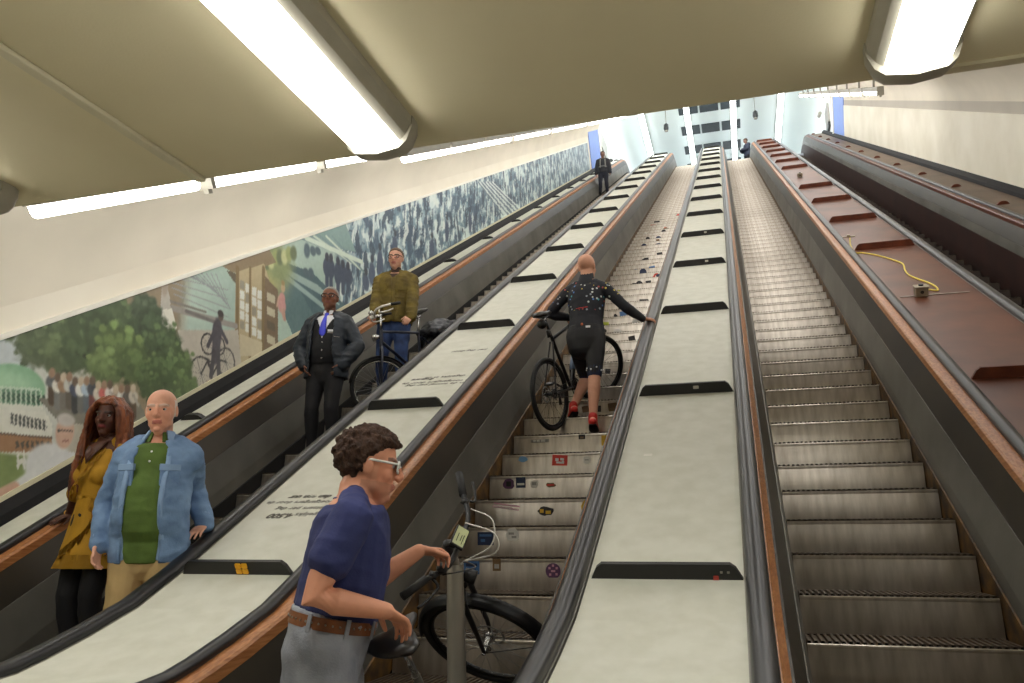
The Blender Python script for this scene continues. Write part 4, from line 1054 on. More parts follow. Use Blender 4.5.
def spotted(m):
    nt = m.node_tree; N, L = nt.nodes, nt.links; b = N['Principled BSDF']; base = b.inputs['Base Color'].links[0].from_socket
    tc = N.new('ShaderNodeTexCoord'); vo = N.new('ShaderNodeTexVoronoi'); vo.inputs['Scale'].default_value = 26; L.new(tc.outputs['Object'], vo.inputs['Vector'])
    lt = N.new('ShaderNodeMath'); lt.operation = 'LESS_THAN'; lt.inputs[1].default_value = .27; L.new(vo.outputs['Distance'], lt.inputs[0])
    at_ = N.new('ShaderNodeAttribute'); at_.attribute_name = 'Col'; mu = N.new('ShaderNodeMath'); mu.operation = 'MULTIPLY'; L.new(lt.outputs[0], mu.inputs[0]); L.new(at_.outputs['Fac'], mu.inputs[1])
    sp = N.new('ShaderNodeSeparateColor'); L.new(vo.outputs['Color'], sp.inputs[0]); rp = N.new('ShaderNodeValToRGB'); rp.color_ramp.interpolation = 'CONSTANT'; L.new(sp.outputs[0], rp.inputs['Fac'])
    e = rp.color_ramp.elements; cs = ((0, (26, 28, 36)), (.30, (206, 210, 206)), (.46, (84, 128, 196)), (.60, (206, 182, 84)), (.72, (70, 150, 160)), (.82, (170, 76, 70)), (.90, (150, 156, 164)))
    e[0].position = 0; e[0].color = (*lin(cs[0][1]), 1); e[1].position = cs[1][0]; e[1].color = (*lin(cs[1][1]), 1)
    for p_, c_ in cs[2:]: q_ = e.new(p_); q_.color = (*lin(c_), 1)
    mx = N.new('ShaderNodeMix'); mx.data_type = 'RGBA'; L.new(mu.outputs[0], mx.inputs['Factor']); L.new(base, mx.inputs['A']); L.new(rp.outputs['Color'], mx.inputs['B']); L.new(mx.outputs['Result'], b.inputs['Base Color'])
M_jspot = mat('spotted cycling jersey', (26, 28, 36), .75, var=.15); spotted(M_jspot)

def collar(F, name, m, r=(.075, .066), z=(1.455, 1.515), open_=.5, th=.010, flare=.012, parent=None):
    bm = B(); rings = []
    for i, zz in enumerate((z[0], (z[0]+z[1])/2, z[1])):
        c = F.T(zz, 0, -.006); k = F.s
        rings.append((c, (r[0]+flare*(1-i)*.6)*k, (r[1]+flare*(1-i)*.6)*k, F.tl, F.tf))
    shell(bm, rings, open_, th)
    return obj(name, bm, m, parent or F.o, smooth=True, sharp=40)
def open_jacket(F, name, m, z0, t, gaps, upto=1., amp=.005, seed=3, r=None, th=.016, voxel=None, flare=0., hem=None):
    def fn(bm):
        rr = F.torso_rings(z0, 1.48, t); k = len(rr)
        rings = [(p, a + flare*(1-i/(k-1))**2, b + flare*(1-i/(k-1))**2, F.tl, F.tf) for i, (p, (a, b)) in enumerate(rr)]
        gp = [gaps(i/(k-1)) for i in range(k)]
        shell(bm, rings, gp, th, 36)
        for q in F.el:
            F.arm_loft(bm, q, t*.35, upto, r); F.trap(bm, q, t*.9)
    return F.cloth(name, fn, m, voxel or .010, folds(amp, 9., seed, (1, 1, 1.8)), 2)
def patch(F, name, m, z, x, w, h, t, parent=None, th=.006):
    """flat pocket or badge lying on the chest at height z, x to the wearer's left"""
    rr = F.torso_rings(.80, 1.465, t); best = min(rr, key=lambda q: abs((q[0]-F.T(z)).dot(F.tu)))
    a, b = best[1]; xx = x*F.s; y = b*math.sqrt(max(.05, 1-(xx/a)**2)); slope = -(b/a)*(xx/a)/max(.25, math.sqrt(max(.05, 1-(xx/a)**2)))
    off = (best[0]-F.T(best and z)); base = F.T(z) + F.tf*((best[0]-F.T(z)).dot(F.tf))
    lx = (F.tl + F.tf*slope).normalized(); nx = lx.cross(F.tu)
    if nx.dot(F.tf) < 0: nx = -nx
    M = Matrix((lx, nx, F.tu)).transposed().to_4x4(); M.translation = base + F.tl*xx + F.tf*y
    bm = B(); box(bm, -w, w, -th, th, -h, h, M); bevel(bm, .002, 1); return obj(name, bm, m, parent or F.o)

# ---- the two riders at the lower left ------------------------------------------------
def denim_man():
    f = V((.38, -.92, 0))
    root = at(152, 520, 4.52); root.z = .50
    F = Figure('older man in open denim jacket and green polo shirt, hand on the black handrail', root, f, H=1.79, head=(.06, .10, .05), lean=.0, kind='man', voxel=.0055,
               build=dict(belly=.040, chest=(.162, .122), waist=(.160, .116), hip=(.165, .120), sh=.172, neck=.062, arm=.96))
    F.arm(1, V((-3.085, 4.09, 1.535)), V((-.66, .75, -.1)), V((.10, -.78, -.40)), V((.08, -.42, -.9)), side=-1, curl=(.12, .2, .15), spread=.10)
    F.arm(-1, F.T(.90, -.24, .06), V((-.6, .35, -.1)), V((.1, -.35, -.9)), V((.9, .1, 0)), curl=(.35, .45, .35))
    F.stand(.11)
    F.body((222, 166, 140), lips=(186, 112, 100), brow=(176, 154, 140), hairpaint=((214, 206, 198), lambda p: (p.y < .012 and -.045 < p.z < .062 and abs(p.x) > .052 and not (abs(p.x) > .073 and p.z < .03)) or (p.y < -.075 and -.055 < p.z < .058), .12))
    F.trousers(.016, .95, 'trousers', M_khaki, .006, 4); F.shoes(M_shoe)
    F.top(.80, 1.44, .024, .28, 'polo_shirt', M_green, .004, 2)
    collar(F, 'polo_collar', M_green, (.076, .070), (1.46, 1.525), .40, .010, .024)
    bm = B()
    for z in (1.40, 1.345): ball(bm, F.T(z, .0, .125 if z > 1.38 else .142), .007)
    obj('shirt_buttons', bm, M_whitec, F.o, smooth=True)
    j = open_jacket(F, 'denim_jacket', M_denim, .80, .038, lambda t: (.50-.06*t, .56-.12*t), amp=.007, seed=5, r=[.064, .062, .056, .055, .054, .047, .040], flare=.010)
    collar(F, 'jacket_collar', M_denim2, (.094, .086), (1.455, 1.53), .70, .014, .040, j)
    for x in (.115, -.115):
        patch(F, 'chest_pocket', M_denim, 1.255, x, .052, .055, .046, j, .006); patch(F, 'pocket_flap', M_denim2, 1.312, x, .056, .018, .047, j, .010)
    bm = B()
    for q, ang in ((1, .52), (-1, -.58)):
        pts = []
        for z in (.82, .92, 1.02, 1.12, 1.22, 1.32, 1.40):
            rr = min(F.torso_rings(.80, 1.465, .036), key=lambda r: abs((r[0]-F.T(z)).dot(F.tu)))
            pts.append(F.T(z) + F.tf*((rr[0]-F.T(z)).dot(F.tf)) + F.tf*(rr[1][1]*math.cos(ang)) + F.tl*(rr[1][0]*math.sin(ang)))
        loft(bm, smoothpts(pts, 3), [(.014, .005)]*19, F.tl, 8)
    obj('jacket_placket', bm, M_denim2, j, smooth=True)
    for q in (1, -1):
        d = (F.wr[q]-F.el[q]).normalized(); bm = B(); loft(bm, [F.wr[q]-d*.065, F.wr[q]-d*.018], [.055, .052], F.tl, 18, cap=False); obj('cuff', bm, M_denim2, j, smooth=True)
    return F
def woman():
    f = V((-.06, -.99, 0)); root = at(98, 520, 4.98); root.z = .66
    F = Figure('woman with long red-brown hair in a mustard wrap dress, dark leggings and bracelets', root, f, H=1.66, head=(.34, .08, -.05), kind='woman', voxel=.0055,
               build=dict(chest=(.158, .122), waist=(.148, .112), hip=(.172, .130), sh=.168, neck=.050, arm=1.02, leg=1.08))
    F.arm(-1, V((-4.40, 4.40, 1.60)), V((-.5, .5, -.5)), V((-.10, -.75, -.28)), V((-.1, -.2, -.95)), side=1, curl=(.12, .2, .2), spread=.08)
    F.arm(1, F.T(.86, .25, .08), V((.6, .3, 0)), V((-.05, .1, -1)), V((-.9, .2, 0)), curl=(.4, .5, .4))
    F.stand(.09)
    F.body((84, 52, 40), lips=(120, 52, 52), brow=(34, 22, 18))
    F.trousers(.010, .97, 'leggings', M_blackc, .003, 6, 1.0); F.shoes(M_shoe)
    def ex(r):
        z, a, b, y = r
        if z < .82: return (.68, .225, .19, .01)
        if z < .88: return (.80, .205, .165, .005)
        if z < .95: return (.93, .185, .145, .0)
        return r
    def fn(bm):
        k = F.s; rr = [(.69, .222, .185, 0), (.74, .214, .176, 0), (.82, .200, .158, 0), (.92, .180, .136, 0), (1.02, .158, .118, 0), (1.10, .150, .114, .0), (1.18, .155, .120, .0), (1.26, .162, .128, .004), (1.34, .160, .116, .0), (1.41, .138, .092, -.008)]
        loft(bm, [F.T(z, 0, y) for z, a, b, y in rr], [(a*k+.008, b*k+.008) for z, a, b, y in rr], F.tl, 24, cap=False)
        for x in (-1, 1): ball(bm, F.T(1.245, x*.068, .092), (.072*k, .062*k, .066*k), None, 16, 10)
        for q in F.el: F.arm_loft(bm, q, .014, .62, [.058, .054, .050, .048, .048, .042, .038]); F.trap(bm, q, .014)
    d = F.cloth('dress', fn, M_mustard, .008, folds(.006, 8., 8, (1.6, 1.6, .6)), 2)
    # neckline opening: skin shown by a shallow V piece, frills along the wrap and hem
    bm = B(); nv = [bm.verts.new(p) for p in (F.T(1.47, .075, .062), F.T(1.47, -.075, .062), F.T(1.40, -.055, .118), F.T(1.315, .0, .150), F.T(1.40, .055, .118))]
    bm.faces.new(nv); r_ = bmesh.ops.extrude_face_region(bm, geom=list(bm.faces)); bmesh.ops.translate(bm, verts=[v for v in r_['geom'] if isinstance(v, bmesh.types.BMVert)], vec=F.tf*.006)
    obj('neckline', bm, mat('dark skin', (86, 54, 41), .5, var=.06), F.o, smooth=True)
    def frill(pts, w, amp=.012, n=60):
        P = smoothpts(pts, 8); bm = B(); a, b = [], []
        for i, p in enumerate(P):
            wv = math.sin(i*1.15)*amp; out = F.tf*(.012+wv)
            a.append(bm.verts.new(p)); b.append(bm.verts.new(p + out - F.tu*w))
        for i in range(len(P)-1): bm.faces.new((a[i], a[i+1], b[i+1], b[i]))
        bmesh.ops.solidify(bm, geom=list(bm.faces), thickness=.005)
        obj('frill', bm, M_mustard, d, smooth=True)
    frill([F.T(1.43, .085, .085), F.T(1.36, .06, .135), F.T(1.28, .01, .165), F.T(1.20, -.06, .165), F.T(1.12, -.12, .115)], .045)
    frill([F.T(1.43, -.085, .085), F.T(1.36, -.07, .13), F.T(1.30, -.04, .155)], .04)
    frill([F.T(1.10, .06, .125), F.T(1.0, .09, .125), F.T(.90, .06, .150), F.T(.82, -.02, .175), F.T(.76, -.12, .165)], .06, .016)
    ring = [F.T(.735, .226*math.cos(a), .190*math.sin(a)) for a in [2*PI*i/28 for i in range(29)]]
    P = ring; bm = B(); a, b = [], []
    for i in range(28*3+1):
        t = i/3; i0 = int(t) % 28; p = ring[i0].lerp(ring[(i0+1) % 28], t-int(t)); c = F.T(.735); o_ = (p-c).normalized()
        a.append(bm.verts.new(p)); b.append(bm.verts.new(p + o_*(.018+.014*math.sin(i*.9)) - F.tu*.085*F.s))
    for i in range(len(a)-1): bm.faces.new((a[i], a[i+1], b[i+1], b[i]))
    bmesh.ops.solidify(bm, geom=list(bm.faces), thickness=.005); obj('hem_frill', bm, M_mustard, d, smooth=True)
    bm = B(); rr = [F.T(1.10, .160*math.cos(t), .122*math.sin(t)) for t in [2*PI*i/24 for i in range(25)]]; loft(bm, rr, [(.006, .020)]*25, F.tu.cross(F.tf), 8); obj('belt', bm, M_mustard, d, smooth=True)
    # hair: cap plus long falling locks
    rs = random.Random(4)
    def locks(bm, M):
        for i in range(46):
            az = PI*(.30 + 1.40*i/45) + rs.uniform(-.06, .06)      # round from the left temple over the nape to the right
            x, y = math.sin(az), math.cos(az); r = .104+rs.uniform(0, .012)
            p0 = V((x*.05, y*.06-.01, .118)); p1 = V((x*r*.95, y*r*1.15-.01, .045)); p2 = V((x*(r+.012), y*(r+.01)-.008, -.05))
            front = y > -.15; ln = rs.uniform(.26, .36)
            p3 = V((x*(r+.030)+rs.uniform(-.015, .015), (y*(r+.015) if not front else y*.06+.02) + rs.uniform(-.01, .01), -.15)); p4 = V((x*(r+.034)+rs.uniform(-.03, .03), (y*.09 if not front else .055)+rs.uniform(-.01, .02), -.15-ln*.55)); p5 = V((x*(r+.020)+rs.uniform(-.03, .03), (y*.09 if not front else .085), -.15-ln))
            loft(bm, smoothpts([M @ p for p in (p0, p1, p2, p3, p4, p5)], 3), [.016]*4+[.017]*8+[.013, .010, .008, .004], (1, 0, 0), 8)
        for i in range(10):
            az = rs.uniform(-1.1, 1.1); x = math.sin(az)
            sgn = 1 if x > 0 else -1
            loft(bm, smoothpts([M @ p for p in (V((x*.02+.01, .02, .130)), V((sgn*.045, .070, .098)), V((sgn*.082, .045, .045)), V((sgn*.096, .03, -.03)), V((sgn*.104, .03, -.12)))], 3), [.013]*13, (1, 0, 0), 8)
    F.hair_cap('hair', M_hair_red, .016, -.02, .085, -.12, .004, 45, .006, locks)
    for q, n in ((1, 3), (-1, 1)):
        d_ = (F.wr[q]-F.el[q]).normalized(); bm = B()
        for i in range(n): ring_torus(bm, F.wr[q]-d_*(.012+.012*i), d_, .034, .0038, 24, 6)
        obj('bracelet', bm, M_gold, F.o, smooth=True)
    # small brown bag strap held in the left hand
    return F
DM = denim_man(); WO = woman()

# ---- man in suit waistcoat and open coat ---------------------------------------------
def suit_man():
    f = V((.12, -.99, 0)); root = at(322, 450, 7.62); root.z = 2.20
    F = Figure('man in dark waistcoat, blue tie and open dark jacket, hands in pockets', root, f, H=1.70, head=(.16, -.04, 0), voxel=.008,
               build=dict(chest=(.170, .125), waist=(.158, .120), belly=.02, sh=.185, neck=.060))
    for q in (1, -1): F.arm(q, F.T(.925, q*.205, .075), V((q*.9, .35, -.1)), V((-q*.45, -.3, -.8)), V((-q*.8, .0, 0)), curl=(.3, .3, .3))
    F.stand(.11)
    F.body((128, 84, 64), lips=(120, 72, 64), brow=(60, 48, 42), shade=(90, 66, 56))
    F.hair_cap('hair', M_hair_grey, .006, .02, .088, -.07, .002, 60)
    F.glasses(M_frame_b, w=.0036)
    F.trousers(.014, .96, 'trousers', M_blackc, .005, 9); F.shoes(M_shoe)
    F.top(.98, 1.45, .008, .5, 'shirt', M_whitec, .002, 3)
    collar(F, 'shirt_collar', M_whitec, (.070, .064), (1.455, 1.515), .28, .008, .016)
    def vest(bm):
        rr = F.torso_rings(.90, 1.42, .020); k = len(rr)
        shell(bm, [(p, a, b, F.tl, F.tf) for p, (a, b) in rr], [max(.02, (i/(k-1)-.55)*1.15) for i in range(k)], .014, 40)
    ve = F.cloth('waistcoat', vest, M_blackc, .010, folds(.003, 9, 2), 2)
    bm = B(); loft(bm, [F.T(1.468, 0, .066), F.T(1.44, 0, .084), F.T(1.425, 0, .098)], [(.024, .014), (.018, .014), (.014, .012)], F.tl, 8)
    loft(bm, [F.T(1.43, 0, .098), F.T(1.36, 0, .132), F.T(1.27, 0, .158), F.T(1.22, 0, .158)], [(.016, .008), (.028, .008), (.036, .008), (.03, .008)], F.tl, 8); obj('tie', bm, M_bluetie, F.o, smooth=True)
    bm = B(); [ball(bm, F.T(z, .012, .172), .0085) for z in (1.14, 1.06, .98)]; obj('waistcoat_buttons', bm, M_silver, ve, smooth=True)
    patch(F, 'name_badge', M_silver, 1.245, .085, .034, .008, .028, ve, .006); patch(F, 'badge_emblem', M_whitec, 1.268, .080, .026, .010, .028, ve, .006)
    j = open_jacket(F, 'jacket', M_coat, .78, .040, lambda t: (.66-.15*t, .66-.15*t), amp=.008, seed=7, r=[.068, .066, .062, .062, .064, .060, .052], flare=.03)
    collar(F, 'jacket_collar', M_coat, (.104, .094), (1.42, 1.49), .8, .016, .03, j)
    patch(F, 'jacket_zip', M_silver, 1.20, .150, .03, .004, .046, j, .004)
    bm = B(); ring_torus(bm, F.wr[-1], (F.wr[-1]-F.el[-1]), .033, .006, 20, 6); obj('wristwatch', bm, M_silver, F.o, smooth=True)
    return F
SM = suit_man()
# ---- man in olive jacket (his bicycle follows with the bicycles) ------------------------
def olive_man():
    f = V((.18, -.98, 0)); root = at(393, 366, 9.22); root.z = 3.00
    F = Figure('man in olive jacket and blue jeans standing behind a black upright bicycle', root, f, H=1.83, head=(-.04, .10, 0), voxel=.009,
               build=dict(chest=(.172, .122), waist=(.152, .112), sh=.19, neck=.056))
    F.arm(-1, at(373, 326, 9.02), V((-.7, .4, -.4)), V((.2, -.8, -.3)), V((0, -.3, -1)), curl=(.7, .8, .5))
    F.arm(1, at(411, 317, 9.12), V((.8, .3, -.2)), V((-.15, -.7, -.5)), V((-.5, -.2, -.8)), curl=(.6, .6, .4))
    F.stand(.12)
    F.body((208, 158, 134), lips=(170, 104, 94), brow=(110, 86, 66), shade=(150, 126, 108))
    F.hair_cap('hair', M_hair_brown, .007, .01, .085, -.055, .003, 60); F.glasses(M_frame_b, w=.003)
    F.trousers(.014, .96, 'jeans', M_jeans, .008, 11); F.shoes(M_shoe)
    F.top(1.0, 1.46, .012, .4, 'sweater', mat('dark sweater', (60, 40, 36), .8), .002, 3)
    bm = B(); loft(bm, [F.T(1.455, 0, -.004), F.T(1.51, 0, .004)], [(.076, .070), (.066, .062)], F.tl, 16); obj('sweater_collar', bm, MATS['dark sweater'], F.o, smooth=True)
    j = open_jacket(F, 'jacket', M_olive, .86, .034, lambda t: (max(.04, (t-.72)*2.0), max(.04, (t-.72)*2.0)), amp=.008, seed=12, r=[.066, .064, .058, .057, .058, .054, .048], flare=.008)
    collar(F, 'jacket_collar', M_olive, (.102, .092), (1.425, 1.50), .62, .016, .03, j)
    for x in (-.105, .105): patch(F, 'chest_pocket', M_olive, 1.27, x, .05, .05, .036, j, .007); patch(F, 'hip_pocket', M_olive, .98, x*1.05, .06, .06, .040, j, .008)
    bm = B(); loft(bm, [F.T(z, .012, y) for z, y in ((.88, .160), (1.08, .158), (1.28, .164), (1.38, .142))], [(.022, .008)]*4, F.tl, 8); obj('jacket_placket', bm, M_olive, j, smooth=True)
    return F
OM = olive_man()
# ---- cyclist from behind ---------------------------------------------------------------
def cyclist():
    f = V((.10, .99, 0)); root = at(588, 418, 7.45); root.z = 2.42
    F = Figure('bald cyclist in black spotted jersey and shorts climbing with one hand on the handrail', root, f, H=1.77, lean=.13, head=(-.12, -.12, 0), voxel=.007,
               build=dict(chest=(.178, .122), waist=(.155, .112), hip=(.178, .128), sh=.192, neck=.062, leg=1.04))
    F.arm(-1, at(643, 322, 7.80) + V((0, 0, .03)), V((.5, -.5, -.7)), V((.62, .72, .12)), V((0, .0, -1)), side=-1, curl=(.3, .5, .4))
    F.arm(1, at(572, 318, 7.95), V((-.9, -.5, -.2)), V((.1, .9, -.1)), V((0, 0, -1)), curl=(.8, .8, .5))
    F.leg(-1, at(593, 424, 7.22) + V((0, 0, .03)), V((0, 1, 0)), V((-.1, .9, -.15)))
    F.leg(1, at(573, 410, 7.52) + V((0, .02, .03)), V((0.25, 1, 0)), V((-.35, .8, -.3)))
    F.body((214, 158, 130), brow=(120, 90, 70))
    # bare skull: fine stubble ring only as a thin shadow of hair at nape is left out
    jr = F.top(.92, 1.47, .010, .98, 'jersey', M_jspot, .003, 4, r=[.056, .051, .045, .044, .043, .036, .031])
    bm = B(); loft(bm, [F.T(1.425, 0, -.018), F.T(1.48, 0, -.012), F.T(1.548, 0, .006)], [(.120, .090), (.084, .078), (.071, .070)], F.tl, 16); obj('jersey_collar', bm, M_jersey, jr, smooth=True)
    c0, u_ = F.T(1.17), F.tu
    paint(jr, lambda co: (1, 1, 1) if (co-c0).dot(u_) > -.03+.03*noise.noise(co*9) and (co-F.el[1]).length > .13 and (co-F.el[-1]).length > .16 and (co-F.wr[-1]).length > .3 else (0, 0, 0))
    bm = B(); loft(bm, [F.T(1.16, -.05, -.128), F.T(1.157, .0, -.134), F.T(1.155, .06, -.126)], [(.003, .003)]*3, F.tu, 6); obj('red_piping', bm, M_red, jr, smooth=True)
    F.trousers(.011, .43, 'shorts', mat('black shorts', (20, 20, 24), .6, var=.15), .002, 5, 1.0)
    for q in (1, -1):
        bm = B(); a = F.hip[q].lerp(F.kn[q], .76); b = F.hip[q].lerp(F.kn[q], .88); loft(bm, [a, b], [.078, .073], F.tl, 18, cap=True); o = obj('shorts_band', bm, mat('navy band', (30, 38, 66), .7), F.o, smooth=True)
        bm = B()
        for i in range(9):
            t = 2*PI*i/9; p = a.lerp(b, .3+.4*(i % 2)) + F.tl*(.078*math.cos(t)) + F.tf*(.078*math.sin(t)); ball(bm, p, .008, None, 8, 6)
        obj('band_spots', bm, M_whitec, o, smooth=True)
    bm = B(); box(bm, -.022, .022, -.004, .004, -.009, .009, Matrix.Translation(F.T(.955, -.06, -.134)) @ F.R.to_4x4()); obj('shorts_label', bm, M_whitec, F.o)
    bm = B(); ball(bm, F.T(.985, .0, -.134), (.012, .006, .014)); obj('rear_badge', bm, mat('orange badge', (214, 110, 60), .5), F.o, smooth=True)
    F.shoes(M_red, M_black)
    return F
CY = cyclist()
# ---- man in the foreground -------------------------------------------------------------
def front_man():
    f = V((.88, .48, 0)); root = at(329, 600, 2.84); root.z = .165
    F = Figure('man in navy t-shirt, brown belt and grey jeans pushing a bicycle by its saddle', root, f, H=1.79, lean=.17, head=(-.02, .08, 0), voxel=.0048,
               build=dict(chest=(.175, .130), waist=(.158, .122), belly=.012, hip=(.165, .125), sh=.185, neck=.066, arm=1.05, hfwd=.0, hdown=.05, tc=.86))
    F.arm(-1, at(386, 611, 2.70), V((-.75, -.75, -.1)), V((.25, .85, -.42)), V((.0, -.1, -1)), side=1, curl=(.45, .55, .4), spread=.04)
    F.arm(1, at(419, 551, 3.18), V((-.6, .0, -.8)), V((.62, .75, -.05)), V((.2, -.2, -1)), curl=(.55, .7, .5))
    F.stand(.11, (.18, -.08))
    F.body((216, 152, 122), lips=(190, 122, 104), brow=(50, 36, 28), shade=(140, 104, 88))
    rs = random.Random(8)
    def curls(bm, M):
        for _ in range(420):
            az = rs.uniform(-PI, PI); fy = math.cos(az); lim = .080 if fy > .25 else (.045 if fy > -.05 else -.10)
            v0 = max(-.98, (lim-.040)/.09); el = rs.uniform(math.asin(v0), PI/2); r = 1.09+rs.uniform(0, .10)
            p = V((.074*r*math.cos(el)*math.sin(az), -.014+.098*r*math.cos(el)*fy, .040+.082*r*math.sin(el)*1.04))
            ball(bm, p, rs.uniform(.007, .012), M, 8, 6)
    F.hair_cap('hair', M_hair_dk, .016, .02, .088, -.105, .004, 80, .0045, curls)
    F.glasses(M_frame_w, (.027, .019), .0036, .012, M_lens_d)
    F.trousers(.018, .97, 'jeans', M_grey_jeans, .009, 14, 1.01); F.shoes(M_shoe)
    F.top(.985, 1.45, .018, .27, 't_shirt', M_navyT, .006, 15, r=[.058, .060, .062, .060, .05, .04, .03])
    bm = B(); rr = [F.T(1.452, .085*math.cos(t), -.010+.072*math.sin(t)-.0) + F.tu*(-.02*max(0, math.sin(t))) for t in [2*PI*i/24 for i in range(25)]]; loft(bm, rr, [.0065]*25, F.tu, 8); obj('neck_band', bm, M_navyT, F.o, smooth=True)
    k = F.s; b = F.b; bm = B(); rr = F.torso_rings(.93, 1.0, .030)
    shell(bm, [(F.T(z, 0, .004), b['hip'][0]*k*.985+.026, b['hip'][1]*k*.985+.030, F.tl, F.tf) for z in (.957, .97, .985, .998)], .01, .010, 48); n0 = len(bm.faces)
    for i in range(40):
        t = 2*PI*i/40; c = F.T(.978, 0, .004)
        ball(bm, c + F.tf*((b['hip'][1]*k*.985+.031)*math.cos(t)) + F.tl*((b['hip'][0]*k*.985+.027)*math.sin(t)), .004, None, 6, 4)
    bm.faces.ensure_lookup_table()
    for f_ in bm.faces[n0:]: f_.material_index = 1
    be = obj('belt', bm, [M_leather, M_guide], F.o, smooth=True, sharp=40)
    for t in (-.5, -1.25, -2.1, .6, 1.5, 2.6):
        p = F.T(.975, 0, .004) + F.tf*((b['hip'][1]*k*.985+.033)*math.cos(t)) + F.tl*((b['hip'][0]*k*.985+.029)*math.sin(t)); nrm = (F.tf*math.cos(t)+F.tl*math.sin(t)); sd = F.tu.cross(nrm)
        bm = B(); box(bm, -.007, .007, -.003, .003, -.030, .030, fr(p, sd, nrm, F.tu)); obj('belt_loop', bm, M_grey_jeans, F.o)
    return F
FM = front_man()
# ---- two small figures at the top ------------------------------------------------------
def top_rider():
    root = at(604, 195, 28.2); root.z += .02
    F = Figure('man in dark jacket riding down near the top, straps over his shoulders', root, V((.08, -1, 0)), H=1.66, head=(0, .05, 0), voxel=.013, build=dict(sh=.19))
    for q in (1, -1): F.arm(q, F.T(.84, q*.27, .05), V((q, .3, 0)), V((0, 0, -1)), V((-q, 0, 0)))
    F.stand(.13); F.body((130, 98, 82), brow=(40, 34, 32)); F.hair_cap('hair', M_hair_dk, .008, .01, .08, -.06, .003, 50)
    F.trousers(.016, .96, 'trousers', mat('dark trousers', (26, 30, 44), .8), .005, 3); F.shoes(M_shoe)
    j = F.top(.84, 1.46, .030, .98, 'jacket', mat('dark uniform', (30, 33, 42), .7), .006, 5, r=[.062, .060, .056, .055, .054, .050, .045])
    for x in (-.09, .09):
        bm = B(); loft(bm, [F.T(1.47, x, .03), F.T(1.40, x, .13), F.T(1.25, x*1.05, .160), F.T(1.05, x*1.1, .150)], [(.018, .006)]*4, F.tl, 8); obj('strap', bm, mat('pale strap', (128, 128, 124), .7), F.o, smooth=True)
    bm = B(); rr = F.torso_rings(1.05, 1.2, .034); shell(bm, [(p, a, b_, F.tl, F.tf) for p, (a, b_) in rr][:1] + [(rr[0][0]+F.tu*.05, rr[0][1][0], rr[0][1][1], F.tl, F.tf)], .02, .01); obj('waist_band', bm, mat('grey band', (96, 98, 102), .7), F.o)
    return F
def top_waiter():
    root = at(747, 150, 37.2); root.z = 18.0
    F = Figure('person in dark clothes at the top landing looking down at a phone', root, V((-.85, -.45, 0)), H=1.74, head=(0, .35, 0), voxel=.014)
    F.arm(1, F.T(1.12, .06, .30), V((.5, -.3, -1)), V((0, .5, .2)), V((0, 0, 1))); F.arm(-1, F.T(1.10, -.04, .30), V((-.5, -.3, -1)), V((0, .5, .2)), V((0, 0, 1)))
    F.stand(.1); F.body((120, 92, 78)); F.hair_cap('hair', M_hair_dk, .012, .01, .08, -.07, .003, 50); F.trousers(.016, .96, 'trousers', M_blackc, .004, 3); F.shoes(M_shoe)
    F.top(.80, 1.46, .035, .98, 'coat', mat('dark blue coat', (32, 40, 60), .7), .006, 5, r=[.062, .060, .056, .055, .054, .050, .045])
    bm = B(); box(bm, -.04, .04, -.006, .006, -.07, .07, Matrix.Translation(F.T(1.17, .01, .40))); obj('phone', bm, M_black, F.o)
    return F
top_rider(); top_waiter()
